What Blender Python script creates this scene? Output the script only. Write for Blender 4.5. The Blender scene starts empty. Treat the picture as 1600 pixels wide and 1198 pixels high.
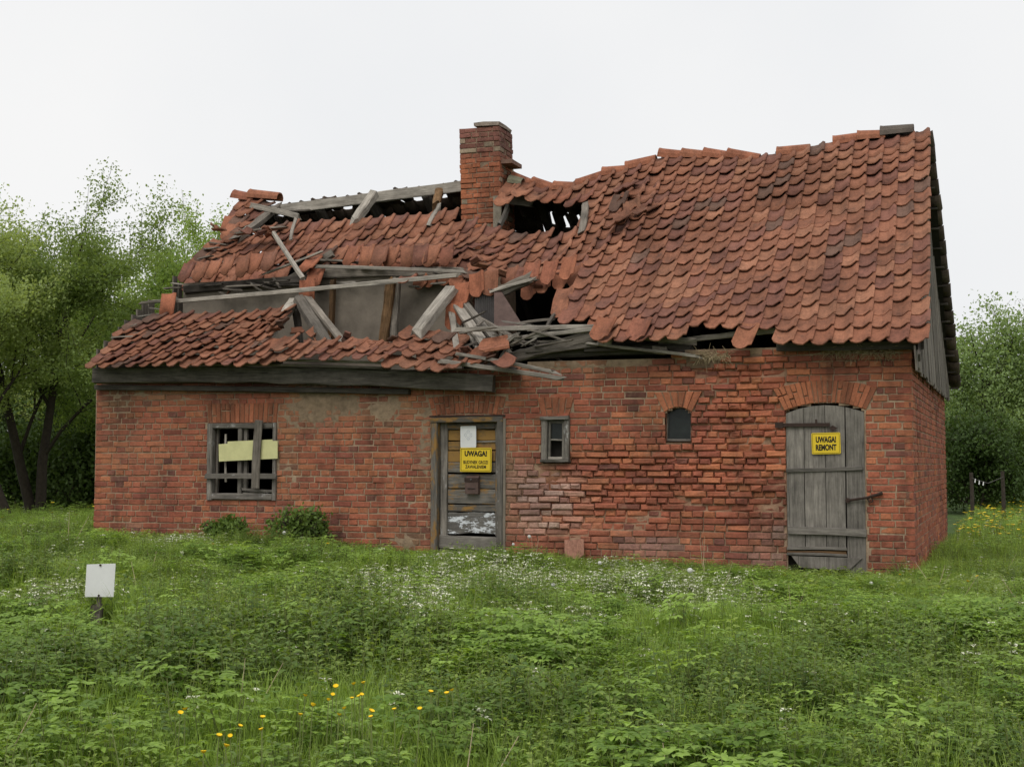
import bpy, math, random
import numpy as np
from mathutils import Vector, Matrix

random.seed(7)
rng = np.random.default_rng(7)
R = random.random
U = random.uniform
scene = bpy.context.scene
COL = scene.collection

# ------------------------------------------------------------------ camera
F = 2213.0                      # focal length in pixels of the 1600 x 1198 photograph
CX, CY, HZ = 800.0, 599.0, 725.0
EYE = 1.18
PITCH = math.atan((HZ - CY) / F)
cam_d = bpy.data.cameras.new('camera')
cam_d.sensor_width = 36.0
cam_d.lens = 36.0 * F / 1600.0
cam_d.clip_end = 3000.0
cam = bpy.data.objects.new('camera', cam_d)
COL.objects.link(cam)
cam.location = (0, 0, EYE)
cam.rotation_euler = (math.radians(90) + PITCH, 0, 0)
scene.camera = cam

# ------------------------------------------------------------------ overcast sky and soft sun
SUN_EL, SUN_AZ = math.radians(52), math.radians(200)     # azimuth from +Y clockwise: behind the camera, a little left
world = bpy.data.worlds.new('World')
scene.world = world
world.use_nodes = True
wn, wl = world.node_tree.nodes, world.node_tree.links
wn.clear()
w_out = wn.new('ShaderNodeOutputWorld')
w_bg = wn.new('ShaderNodeBackground')
w_sky = wn.new('ShaderNodeTexSky')
w_sky.sky_type = 'NISHITA'
w_sky.sun_disc = False
w_sky.sun_elevation = SUN_EL
w_sky.sun_rotation = SUN_AZ
w_sky.dust_density = 4.0
w_hsv = wn.new('ShaderNodeHueSaturation')
w_hsv.inputs['Saturation'].default_value = 0.12
w_hsv.inputs['Value'].default_value = 0.7
w_mix = wn.new('ShaderNodeMix')
w_mix.data_type = 'RGBA'
w_mix.inputs[0].default_value = 0.93
w_mix.inputs[7].default_value = (9.4, 9.45, 9.5, 1)    # closed cloud deck
w_bg.inputs['Strength'].default_value = 0.1
wl.new(w_sky.outputs[0], w_hsv.inputs['Color'])
w_tc = wn.new('ShaderNodeTexCoord')
w_no = wn.new('ShaderNodeTexNoise')                     # faint structure of the cloud deck
w_no.inputs['Scale'].default_value = 3.0
w_no.inputs['Detail'].default_value = 5
w_cr = wn.new('ShaderNodeValToRGB')
w_cr.color_ramp.elements[0].position = 0.3
w_cr.color_ramp.elements[0].color = (.90, .915, .935, 1)
w_cr.color_ramp.elements[1].position = 0.7
w_cr.color_ramp.elements[1].color = (.985, .985, .985, 1)
w_sc = wn.new('ShaderNodeVectorMath')
w_sc.operation = 'SCALE'
w_sc.inputs['Scale'].default_value = 9.85
wl.new(w_tc.outputs['Generated'], w_no.inputs['Vector'])
wl.new(w_no.outputs['Fac'], w_cr.inputs['Fac'])
wl.new(w_cr.outputs['Color'], w_sc.inputs[0])
wl.new(w_sc.outputs[0], w_mix.inputs[7])
wl.new(w_hsv.outputs[0], w_mix.inputs[6])
wl.new(w_mix.outputs[2], w_bg.inputs['Color'])
wl.new(w_bg.outputs[0], w_out.inputs['Surface'])
sun_d = bpy.data.lights.new('sun', 'SUN')
sun_d.energy = 1.5
sun_d.angle = math.radians(35)
sun_d.color = (1.0, 0.97, 0.92)
sun = bpy.data.objects.new('sun', sun_d)
COL.objects.link(sun)
sdir = Vector((math.sin(SUN_AZ) * math.cos(SUN_EL), math.cos(SUN_AZ) * math.cos(SUN_EL), math.sin(SUN_EL)))
sun.rotation_euler = sdir.to_track_quat('Z', 'Y').to_euler()
sun.location = (0, 0, 30)
vs = scene.view_settings
vs.view_transform = 'Standard'
vs.look = 'None'
vs.exposure = 0.0
vs.gamma = 1.0
vs.use_curve_mapping = False
scene.cycles.max_bounces = 6
scene.cycles.diffuse_bounces = 3
scene.cycles.transmission_bounces = 4

# ------------------------------------------------------------------ frames of reference
cp, sp = math.cos(PITCH), math.sin(PITCH)
HB = np.array([-5.525, 18.75])          # left front corner of the house
HA = np.array([4.33, 15.26])            # right front corner
LEN = float(np.linalg.norm(HA - HB))
EX = (HA - HB) / LEN
EY = np.array([-EX[1], EX[0]])
DEP = 7.67
HROT = math.atan2(EX[1], EX[0])

def ray(px, py):
    x = (px - CX) / F
    z = -(py - CY) / F
    return np.array([x, cp - z * sp, sp + z * cp])

def P(px, py, y):
    """pixel -> house coordinates (x, z) on the house plane at depth y"""
    d = ray(px, py)
    t = (y + HB @ EY) / (d[:2] @ EY)
    q = t * d[:2] - HB
    return float(q @ EX), float(EYE + t * d[2])

def P3(px, py, y):
    x, z = P(px, py, y)
    return Vector((x, y, z))

def proj(X, Y, Z):
    """world -> pixel"""
    z = Z - EYE
    dep = Y * cp + z * sp
    up = -Y * sp + z * cp
    return CX + F * X / dep, CY - F * up / dep

def h2w(x, y):
    q = HB + EX * x + EY * y
    return q[0], q[1]

def projh(x, y, z):
    X, Y = h2w(x, y)
    return proj(X, Y, z)

def inpoly(x, y, poly):
    c = False
    j = len(poly) - 1
    for i in range(len(poly)):
        xi, yi = poly[i]
        xj, yj = poly[j]
        if (yi > y) != (yj > y) and x < (xj - xi) * (y - yi) / (yj - yi) + xi:
            c = not c
        j = i
    return c

def sstep(a, b, x):
    t = np.clip((x - a) / (b - a), 0, 1)
    return t * t * (3 - 2 * t)

_perm = rng.random((64, 64))
def vnoise(x, y):
    """smooth value noise 0..1, arrays or scalars"""
    x = np.asarray(x, float)
    y = np.asarray(y, float)
    xi = np.floor(x).astype(int)
    yi = np.floor(y).astype(int)
    fx, fy = x - xi, y - yi
    fx = fx * fx * (3 - 2 * fx)
    fy = fy * fy * (3 - 2 * fy)
    a = _perm[xi % 64, yi % 64]
    b = _perm[(xi + 1) % 64, yi % 64]
    c = _perm[xi % 64, (yi + 1) % 64]
    d = _perm[(xi + 1) % 64, (yi + 1) % 64]
    return (a * (1 - fx) + b * fx) * (1 - fy) + (c * (1 - fx) + d * fx) * fy

# ------------------------------------------------------------------ mesh helpers
class MB:
    def __init__(self):
        self.v, self.f, self.c = [], [], []
        self.col = (1, 1, 1)
    def add(self, verts, faces):
        o = len(self.v)
        self.v.extend([tuple(p) for p in verts])
        self.f.extend([tuple(i + o for i in f) for f in faces])
        self.c.extend([self.col] * len(verts))
    def box(self, x0, x1, y0, y1, z0, z1):
        self.add([(x0, y0, z0), (x1, y0, z0), (x1, y1, z0), (x0, y1, z0), (x0, y0, z1), (x1, y0, z1), (x1, y1, z1), (x0, y1, z1)],
                 [(0, 3, 2, 1), (4, 5, 6, 7), (0, 1, 5, 4), (1, 2, 6, 5), (2, 3, 7, 6), (3, 0, 4, 7)])
    def quad(self, a, b, c, d):
        self.add([a, b, c, d], [(0, 1, 2, 3)])
    def tube(self, pts, rad, n=6, cap=True):
        vs_, fs = [], []
        pts = [Vector(p) for p in pts]
        up = Vector((0.13, 0.21, 1)).normalized()
        for i, p in enumerate(pts):
            a = pts[max(i - 1, 0)]
            b = pts[min(i + 1, len(pts) - 1)]
            d = (b - a).normalized()
            s = d.cross(up)
            if s.length < 1e-3:
                s = d.cross(Vector((1, 0, 0)))
            s.normalize()
            t = s.cross(d)
            r = rad[i] if hasattr(rad, '__len__') else rad
            for k in range(n):
                an = 2 * math.pi * k / n
                vs_.append(p + (s * math.cos(an) + t * math.sin(an)) * r)
        for i in range(len(pts) - 1):
            for k in range(n):
                k2 = (k + 1) % n
                fs.append((i * n + k, i * n + k2, (i + 1) * n + k2, (i + 1) * n + k))
        if cap:
            fs.append(tuple(range(n - 1, -1, -1)))
            fs.append(tuple((len(pts) - 1) * n + k for k in range(n)))
        self.add(vs_, fs)
    def mesh(self, name, mat, colors=False, smooth=False):
        me = bpy.data.meshes.new(name)
        me.from_pydata(self.v, [], self.f)
        if colors:
            at = me.attributes.new('Col', 'FLOAT_COLOR', 'POINT')
            arr = np.ones((len(self.v), 4), np.float32)
            arr[:, :3] = np.array(self.c, np.float32)
            at.data.foreach_set('color', arr.ravel())
        if mat:
            me.materials.append(mat)
        if smooth:
            me.polygons.foreach_set('use_smooth', [True] * len(me.polygons))
        me.update()
        return me
    def build(self, name, mat, parent=None, colors=False, smooth=False):
        return link(name, self.mesh(name, mat, colors, smooth), parent)

def link(name, data, parent=None, mat4=None):
    o = bpy.data.objects.new(name, data)
    COL.objects.link(o)
    if parent is not None:
        o.parent = parent
    if mat4 is not None:
        o.matrix_local = mat4
    return o

def tag(o, label=None, cat=None, group=None, kind=None):
    if label: o['label'] = label
    if cat: o['category'] = cat
    if group: o['group'] = group
    if kind: o['kind'] = kind
    return o

def np_mesh(name, V, Fq, mat, cols=None, smooth=False):
    """fast mesh from arrays; Fq is (n, k) with constant k"""
    me = bpy.data.meshes.new(name)
    V = np.asarray(V, np.float32)
    Fq = np.asarray(Fq, np.int32)
    n, k = Fq.shape
    me.vertices.add(len(V))
    me.vertices.foreach_set('co', V.ravel())
    me.loops.add(n * k)
    me.loops.foreach_set('vertex_index', Fq.ravel())
    me.polygons.add(n)
    me.polygons.foreach_set('loop_start', np.arange(0, n * k, k, dtype=np.int32))
    me.polygons.foreach_set('loop_total', np.full(n, k, np.int32))
    if smooth:
        me.polygons.foreach_set('use_smooth', np.ones(n, bool))
    me.update(calc_edges=True)
    if cols is not None:
        at = me.attributes.new('Col', 'FLOAT_COLOR', 'POINT')
        arr = np.ones((len(V), 4), np.float32)
        arr[:, :3] = cols
        at.data.foreach_set('color', arr.ravel())
    me.materials.append(mat)
    return me

# ------------------------------------------------------------------ materials
class NT:
    def __init__(self, name):
        self.m = bpy.data.materials.new(name)
        self.m.use_nodes = True
        self.t = self.m.node_tree
        self.b = self.t.nodes['Principled BSDF']
        self.out = self.t.nodes['Material Output']
        self.b.inputs['Specular IOR Level'].default_value = 0.25
    def n(self, typ, **kw):
        nd = self.t.nodes.new(typ)
        for k, v in kw.items():
            setattr(nd, k, v)
        return nd
    def l(self, a, b):
        self.t.links.new(a, b)
    def coord(self, which='Object', scale=(1, 1, 1)):
        mp = self.n('ShaderNodeMapping')
        mp.inputs['Scale'].default_value = scale
        if which == 'World':
            g = self.n('ShaderNodeNewGeometry')
            self.l(g.outputs['Position'], mp.inputs['Vector'])
        else:
            tc = self.n('ShaderNodeTexCoord')
            self.l(tc.outputs[which], mp.inputs['Vector'])
        return mp.outputs[0]
    def noise(self, vec, scale, detail=4, rough=0.6, dist=0.0):
        nd = self.n('ShaderNodeTexNoise')
        nd.inputs['Scale'].default_value = scale
        nd.inputs['Detail'].default_value = detail
        nd.inputs['Roughness'].default_value = rough
        nd.inputs['Distortion'].default_value = dist
        self.l(vec, nd.inputs['Vector'])
        return nd.outputs['Fac']
    def ramp(self, fac, stops, interp='LINEAR'):
        nd = self.n('ShaderNodeValToRGB')
        cr = nd.color_ramp
        cr.interpolation = interp
        while len(cr.elements) < len(stops):
            cr.elements.new(0.5)
        for e, (p, c) in zip(cr.elements, stops):
            e.position = p
            e.color = (c, c, c, 1) if isinstance(c, (int, float)) else (*c, 1)
        self.l(fac, nd.inputs['Fac'])
        return nd.outputs['Color']
    def mix(self, fac, a, b, blend='MIX'):
        nd = self.n('ShaderNodeMix', data_type='RGBA', blend_type=blend)
        for sock, val in ((nd.inputs[0], fac), (nd.inputs[6], a), (nd.inputs[7], b)):
            if isinstance(val, bpy.types.NodeSocket):
                self.l(val, sock)
            elif isinstance(val, (int, float)):
                sock.default_value = val if sock == nd.inputs[0] else (val, val, val, 1)
            else:
                sock.default_value = (*val, 1)
        return nd.outputs[2]
    def addvec(self, a, b):
        nd = self.n('ShaderNodeVectorMath', operation='ADD')
        self.l(a, nd.inputs[0])
        self.l(b, nd.inputs[1])
        return nd.outputs[0]
    def bump(self, height, strength=0.5, dist=0.01):
        nd = self.n('ShaderNodeBump')
        nd.inputs['Strength'].default_value = strength
        nd.inputs['Distance'].default_value = dist
        self.l(height, nd.inputs['Height'])
        self.l(nd.outputs[0], self.b.inputs['Normal'])
    def base(self, c):
        if isinstance(c, bpy.types.NodeSocket):
            self.l(c, self.b.inputs['Base Color'])
        else:
            self.b.inputs['Base Color'].default_value = (*c, 1)
    def rough(self, r):
        self.b.inputs['Roughness'].default_value = r
    def objcol(self):
        return self.n('ShaderNodeObjectInfo').outputs['Color']
    def attcol(self):
        return self.n('ShaderNodeAttribute', attribute_name='Col').outputs['Color']
    def objrand(self):
        return self.n('ShaderNodeObjectInfo').outputs['Random']

def mat_brick(name, src):
    t = NT(name)
    c = t.objcol() if src == 'obj' else t.attcol()
    w = t.coord('World')
    n1 = t.noise(w, 38, 5, 0.7)
    n2 = t.noise(w, 1.1, 4, 0.65)
    n3 = t.noise(w, 9, 5, 0.7)
    c = t.mix(1.0, c, t.ramp(n1, [(0.25, 0.62), (0.5, 1.0), (0.75, 1.3)]), 'MULTIPLY')
    c = t.mix(1.0, c, t.ramp(n2, [(0.3, 0.62), (0.5, 1.0), (0.7, 1.12)]), 'MULTIPLY')
    c = t.mix(t.ramp(t.noise(w, 0.8, 4, 0.7), [(0.42, 0.0), (0.6, 0.5)]), c, t.mix(1.0, c, (1.16, 1.25, 1.02), 'MULTIPLY'))     # paler orange firing
    st = t.noise(t.coord('World', (1.7, 1.7, .45)), 1.5, 5, 0.7)
    c = t.mix(1.0, c, t.ramp(st, [(0.3, 0.42), (0.5, 0.98), (0.7, 1.1)]), 'MULTIPLY')      # run-off streaks
    c = t.mix(.10, c, (0.24, 0.19, 0.15))      # dust
    c = t.mix(t.ramp(n3, [(0.55, 0.0), (0.75, 0.6)]), c, (0.30, 0.19, 0.12))      # mortar smears
    c = t.mix(t.ramp(t.noise(w, 5.5, 5, 0.75), [(0.6, 0.0), (0.8, 0.6)]), c, (0.055, 0.028, 0.022))   # soot and damp blotches
    t.base(c)
    t.rough(0.92)
    t.bump(t.mix(.5, t.noise(w, 70, 5, 0.75), t.noise(w, 22, 4, 0.7)), 1.0, 0.012)
    return t.m

def mat_mortar():
    t = NT('mortar')
    w = t.coord('World')
    a = t.attcol()
    n = t.noise(w, 14, 6, 0.7)
    c = t.mix(1.0, a, t.ramp(n, [(0.25, 0.5), (0.5, 0.95), (0.78, 1.35)]), 'MULTIPLY')
    c = t.mix(1.0, c, t.ramp(t.noise(w, 1.6, 4), [(0.3, 0.7), (0.7, 1.15)]), 'MULTIPLY')
    t.base(c)
    t.rough(0.97)
    t.bump(t.noise(w, 55, 6, 0.8), 0.9, 0.008)
    return t.m

def mat_tile(name, src):
    t = NT(name)
    c = t.objcol() if src == 'obj' else t.attcol()
    w = t.coord('World')
    n1 = t.noise(w, 7, 6, 0.72)
    n2 = t.noise(w, 45, 4, 0.7)
    c = t.mix(1.0, c, t.ramp(n1, [(0.28, 0.5), (0.5, 1.0), (0.72, 1.22)]), 'MULTIPLY')
    c = t.mix(1.0, c, t.ramp(n2, [(0.3, 0.75), (0.7, 1.2)]), 'MULTIPLY')
    c = t.mix(1.0, c, t.ramp(t.noise(t.coord('World', (1.6, .55, .55)), 1.3, 5, 0.7), [(0.3, 0.6), (0.55, 1.0), (0.75, 1.12)]), 'MULTIPLY')   # grime crossing many tiles
    c = t.mix(t.ramp(t.noise(w, 4.3, 6, 0.75), [(0.57, 0.0), (0.72, 0.7)]), c, (0.075, 0.045, 0.035))   # dark algae film
    c = t.mix(t.ramp(t.noise(w, 15, 5, 0.7), [(0.66, 0.0), (0.72, 0.6)]), c, (0.24, 0.21, 0.15))    # lichen
    t.base(c)
    t.rough(0.85)
    t.bump(t.noise(w, 60, 4, 0.7), 0.45, 0.005)
    return t.m

def mat_wood(name, dark, light, grain=26, paint=None, paintlim=(0.5, 0.62), rough=0.85):
    t = NT(name)
    tc = t.n('ShaderNodeTexCoord')
    oi = t.n('ShaderNodeObjectInfo')
    mul = t.n('ShaderNodeVectorMath', operation='SCALE')
    mul.inputs[0].default_value = (37, 11, 5)
    t.l(oi.outputs['Random'], mul.inputs['Scale'])
    v = t.addvec(tc.outputs['Object'], mul.outputs[0])
    mp = t.n('ShaderNodeMapping')
    mp.inputs['Scale'].default_value = (1.6, grain, grain)
    t.l(v, mp.inputs['Vector'])
    g = t.noise(mp.outputs[0], 1.6, 7, 0.72, 0.6)
    c = t.ramp(g, [(0.28, dark), (0.5, tuple((a + b) / 2 for a, b in zip(dark, light))), (0.72, light)])
    c = t.mix(1.0, c, t.ramp(t.noise(v, 3.0, 5, 0.7), [(0.3, 0.6), (0.7, 1.25)]), 'MULTIPLY')
    vm = t.n('ShaderNodeMath', operation='MULTIPLY_ADD')
    vm.inputs[1].default_value = 0.6
    vm.inputs[2].default_value = 0.7
    t.l(oi.outputs['Random'], vm.inputs[0])
    hs = t.n('ShaderNodeHueSaturation')
    t.l(vm.outputs[0], hs.inputs['Value'])
    t.l(c, hs.inputs['Color'])
    c = hs.outputs[0]
    # cracks
    mp2 = t.n('ShaderNodeMapping')
    mp2.inputs['Scale'].default_value = (1.0, 34, 34)
    t.l(v, mp2.inputs['Vector'])
    ck = t.ramp(t.noise(mp2.outputs[0], 1.3, 5, 0.6, 0.3), [(0.30, 0.25), (0.36, 1.0)])
    c = t.mix(1.0, c, ck, 'MULTIPLY')
    if paint:
        mp3 = t.n('ShaderNodeMapping')
        mp3.inputs['Scale'].default_value = (2.5, 7, 7)
        t.l(v, mp3.inputs['Vector'])
        pn = t.ramp(t.noise(mp3.outputs[0], 1.6, 8, 0.75), [(paintlim[0], 0.0), (paintlim[1], 1.0)])
        c = t.mix(pn, c, paint)
    t.base(c)
    t.rough(rough)
    t.bump(g, 0.6, 0.006)
    return t.m

def mat_plain(name, col, rough=0.7, metal=0.0, var=0.25, scale=12, bump=0.2):
    t = NT(name)
    w = t.coord('World')
    c = t.mix(1.0, col, t.ramp(t.noise(w, scale, 6, 0.7), [(0.25, 1 - var), (0.75, 1 + var)]), 'MULTIPLY')
    t.base(c)
    t.rough(rough)
    t.b.inputs['Metallic'].default_value = metal
    if bump:
        t.bump(t.noise(w, scale * 4, 4, 0.7), bump, 0.005)
    return t.m

def mat_leaf(name, dark, light, trans=0.35, yellow=0.0, rough=0.55):
    t = NT(name)
    r = t.objrand()
    w = t.coord('World')
    n = t.noise(w, 1.3, 3, 0.6)
    c = t.ramp(t.mix(0.5, n, r), [(0.3, dark), (0.7, light)])
    c = t.mix(1.0, c, t.ramp(t.noise(w, 23, 3, 0.6), [(0.3, 0.7), (0.7, 1.25)]), 'MULTIPLY')
    if yellow:
        c = t.mix(t.ramp(t.noise(w, 3.1, 4, 0.7), [(0.62, 0.0), (0.78, yellow)]), c, (0.24, 0.2, 0.05))
    t.base(c)
    t.rough(rough)
    tr = t.n('ShaderNodeBsdfTranslucent')
    ct = t.mix(1.0, c, (1.25, 1.2, 0.6), 'MULTIPLY')
    t.l(ct, tr.inputs['Color'])
    ms = t.n('ShaderNodeMixShader')
    ms.inputs[0].default_value = trans
    t.l(t.b.outputs[0], ms.inputs[1])
    t.l(tr.outputs[0], ms.inputs[2])
    t.l(ms.outputs[0], t.out.inputs['Surface'])
    return t.m

M = {}
M['brick_o'] = mat_brick('brick_single', 'obj')
M['brick_a'] = mat_brick('brick_mass', 'att')
M['mortar'] = mat_mortar()
M['tile_o'] = mat_tile('clay_tile_single', 'obj')
M['tile_a'] = mat_tile('clay_tile_mass', 'att')
M['wood'] = mat_wood('weathered_wood', (0.07, 0.059, 0.047), (0.27, 0.235, 0.195))
M['wood_pale'] = mat_wood('bleached_wood', (0.13, 0.113, 0.092), (0.42, 0.38, 0.325))
M['wood_dark'] = mat_wood('dark_old_wood', (0.025, 0.021, 0.017), (0.12, 0.103, 0.086))
M['wood_beam'] = mat_wood('weathered_beam', (0.032, 0.027, 0.022), (0.175, 0.155, 0.13), grain=16)
M['wood_brown'] = mat_wood('barky_brown_wood', (0.045, 0.024, 0.012), (0.26, 0.15, 0.07))
M['wood_ochre'] = mat_wood('ochre_painted_wood', (0.06, 0.052, 0.042), (0.19, 0.17, 0.14), paint=(0.29, 0.165, 0.05), paintlim=(0.33, 0.50))
M['wood_worn'] = mat_wood('worn_painted_wood', (0.055, 0.05, 0.042), (0.21, 0.19, 0.165), paint=(0.27, 0.15, 0.045), paintlim=(0.50, 0.60))
M['wood_flake'] = mat_wood('flaked_white_wood', (0.05, 0.045, 0.04), (0.16, 0.15, 0.135), paint=(0.6, 0.62, 0.64), paintlim=(0.51, 0.54))
M['wood_frame'] = mat_wood('grey_frame_wood', (0.065, 0.058, 0.05), (0.235, 0.21, 0.18), paint=(0.38, 0.37, 0.35), paintlim=(0.58, 0.66))
M['wood_door'] = mat_wood('grey_plank_wood', (0.07, 0.062, 0.053), (0.235, 0.213, 0.185), grain=20)
M['plaster'] = mat_plain('grey_plaster', (0.195, 0.165, 0.13), 0.95, var=0.35, scale=3.5)
M['dark'] = mat_plain('unlit_interior_black', (0.03, 0.026, 0.022), 0.95)  # near-black colour stands in for the unlit inside of the house
M['iron'] = mat_plain('rusty_iron', (0.045, 0.028, 0.022), 0.75, 0.2, 0.4, 30)
M['rustsheet'] = mat_plain('rusted_sheet', (0.10, 0.065, 0.055), 0.85, 0.0, 0.4, 9)
M['yellow'] = mat_plain('yellow_sign_paint', (0.70, 0.50, 0.03), 0.45, 0.0, 0.08, 6, 0.05)
M['black'] = mat_plain('black_print', (0.012, 0.011, 0.01), 0.5, 0.0, 0.1, 6, 0)
M['paper'] = mat_plain('white_paper', (0.72, 0.72, 0.71), 0.8, 0.0, 0.06, 6, 0.05)
M['greyprint'] = mat_plain('grey_blue_print', (0.3, 0.33, 0.38), 0.7, 0.0, 0.1, 6, 0)
M['cream'] = mat_plain('pale_yellow_board', (0.56, 0.54, 0.27), 0.7, 0.0, 0.14, 7, 0.1)
M['straw'] = mat_plain('dry_straw', (0.34, 0.27, 0.16), 0.9, 0.0, 0.3, 20, 0)
M['zinc'] = mat_plain('corrugated_zinc', (0.13, 0.12, 0.115), 0.6, 0.3, 0.35, 8)
g = NT('dark_glass')
g.base(g.ramp(g.noise(g.coord('World'), 6, 4), [(0.3, (0.006, 0.008, 0.008)), (0.7, (0.02, 0.024, 0.022))]))
g.rough(0.28)
g.b.inputs['Specular IOR Level'].default_value = 0.35
M['glass'] = g.m
M['bark'] = mat_plain('tree_bark', (0.045, 0.036, 0.028), 0.95, 0, 0.45, 14, 0.7)
M['leaf_tree'] = mat_leaf('young_tree_leaves', (0.22, 0.30, 0.09), (0.42, 0.51, 0.19), 0.5)
M['leaf_tree2'] = mat_leaf('fresh_tree_leaves', (0.20, 0.30, 0.07), (0.38, 0.51, 0.14), 0.5)
M['leaf_dark'] = mat_leaf('dark_bush_leaves', (0.045, 0.08, 0.02), (0.10, 0.16, 0.04), 0.3)  # darker green for bushes and the far wood
M['leaf_far'] = mat_leaf('dense_tree_leaves', (0.18, 0.26, 0.10), (0.32, 0.43, 0.17), 0.45)  # leaf colour paled to stand in for haze on the right-hand trees
M['nettle'] = mat_leaf('nettle_leaves', (0.14, 0.21, 0.042), (0.33, 0.43, 0.095), 0.4, 0.25)
M['nettle_d'] = mat_leaf('dark_nettle_leaves', (0.10, 0.17, 0.038), (0.235, 0.325, 0.075), 0.38)
M['gout'] = mat_leaf('ground_elder_leaves', (0.15, 0.25, 0.042), (0.34, 0.49, 0.10), 0.42)
M['grass'] = mat_leaf('grass_blades', (0.19, 0.29, 0.05), (0.37, 0.51, 0.12), 0.45, 0.45)
M['deadnettle'] = mat_leaf('dead_nettle_leaves', (0.16, 0.225, 0.06), (0.31, 0.39, 0.12), 0.4)
M['petal_w'] = mat_plain('white_petals', (0.74, 0.74, 0.58), 0.8, 0, 0.1, 20, 0)
M['petal_y'] = mat_plain('yellow_petals', (0.85, 0.58, 0.02), 0.6, 0, 0.1, 20, 0)
M['clock'] = mat_plain('dandelion_down', (0.62, 0.62, 0.58), 0.95, 0, 0.12, 60, 0.2)
M['stem'] = mat_plain('flower_stem', (0.16, 0.19, 0.06), 0.7, 0, 0.2, 15, 0)
M['litter'] = mat_plain('withered_leaves', (0.17, 0.115, 0.06), 0.95, 0, 0.4, 20, 0)
M['dry'] = mat_plain('dead_stalk', (0.42, 0.34, 0.22), 0.9, 0, 0.25, 15, 0)
# ------------------------------------------------------------------ ground
_front = ([-30, -4, 0, 3, 5, 8, 10.5, 14, 40], [0.10, 0.16, 0.19, 0.13, 0.02, -0.05, -0.10, -0.08, 0.0])
def gz(X, Y):
    X = np.asarray(X, float)
    Y = np.asarray(Y, float)
    hx = (X - HB[0]) * EX[0] + (Y - HB[1]) * EX[1]
    prof = np.interp(hx, *_front)
    w = sstep(8.0, 15.0, Y) * (1 - 0.8 * sstep(24, 36, Y))
    z = -0.36 * (1 - sstep(3.5, 14.0, Y)) + prof * w
    z = z + 0.10 * (vnoise(X * 0.8 + 9, Y * 0.8 + 4) - 0.5) * (1 - sstep(20, 40, Y)) * sstep(1.0, 2.2, np.abs((X - HA[0]) * EY[0] + (Y - HA[1]) * EY[1]))
    return z

def make_ground():
    xs = np.concatenate([[-1600, -600, -250, -120, -70], np.arange(-40, 40.1, 0.4), [70, 120, 250, 600, 1600]])
    ys = np.concatenate([[-600, -200, -60, -20, -6], np.arange(-2, 60.1, 0.4), [75, 110, 180, 400, 900, 2000]])
    XX, YY = np.meshgrid(xs, ys)
    ZZ = gz(XX, YY)
    V = np.stack([XX.ravel(), YY.ravel(), ZZ.ravel()], 1)
    nx, ny = len(xs), len(ys)
    i = np.arange((nx - 1) * (ny - 1))
    r, c = i // (nx - 1), i % (nx - 1)
    a = r * nx + c
    Fq = np.stack([a, a + 1, a + nx + 1, a + nx], 1)
    t = NT('meadow_soil')
    w = t.coord('World')
    far = t.ramp(t.noise(w, 0.9, 5), [(0.3, (0.055, 0.11, 0.025)), (0.7, (0.11, 0.19, 0.04))])
    soil = t.ramp(t.noise(w, 6, 6, 0.7), [(0.3, (0.035, 0.05, 0.018)), (0.7, (0.075, 0.10, 0.032))])
    t.base(t.mix(t.ramp(t.noise(w, 2.2, 5), [(0.4, 0.2), (0.6, 0.8)]), soil, far))
    t.rough(1.0)
    t.bump(t.noise(w, 30, 5, 0.8), 0.8, 0.05)
    o = link('ground', np_mesh('ground', V, Fq, t.m, smooth=True))
    tag(o, kind='structure')
make_ground()

# ------------------------------------------------------------------ house
house = bpy.data.objects.new('brick_house', None)
COL.objects.link(house)
house.location = (HB[0], HB[1], 0)
house.rotation_euler = (0, 0, HROT)
tag(house, 'ruined red brick house with collapsed clay tile roof and brick chimney', 'house')

def part(name, parent=house):
    o = bpy.data.objects.new(name, None)
    COL.objects.link(o)
    o.parent = parent
    return o

# openings in the front wall, from the photograph
X = lambda px, py: P(px, py, 0)
W1 = (*X(324, 720)[:1], X(432, 720)[0], X(380, 781)[1], X(380, 661)[1])      # left window  x0 x1 z0 z1
DR = (X(673, 760)[0], X(786, 760)[0], 0.02, X(730, 652)[1])                  # front door
W2 = (X(846, 690)[0], X(890, 690)[0], X(868, 722)[1], X(868, 650)[1])        # narrow window
W3 = (X(1040, 665)[0], X(1079, 665)[0], X(1060, 689)[1], X(1060, 645)[1])    # arched pane
W3APEX = X(1060, 637)[1]
BD = (X(1229, 760)[0], X(1353, 760)[0], -0.05, X(1229, 643)[1])              # barn door
BDAPEX = X(1290, 630)[1]

def arc(x0, x1, zs, rise, n):
    pts = []
    for i in range(n + 1):
        t = i / n
        pts.append((x0 + (x1 - x0) * t, zs + rise * (1 - (2 * t - 1) ** 2)))
    return pts

fans = []
def fan(x0, x1, zs, rise, spread, height, n, rise_out=None):
    inner = arc(x0, x1, zs, rise, n)
    outer = arc(x0 - spread, x1 + spread, zs + height, rise if rise_out is None else rise_out, n)
    fans.append((inner, outer))
    return inner + outer[::-1]

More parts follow.
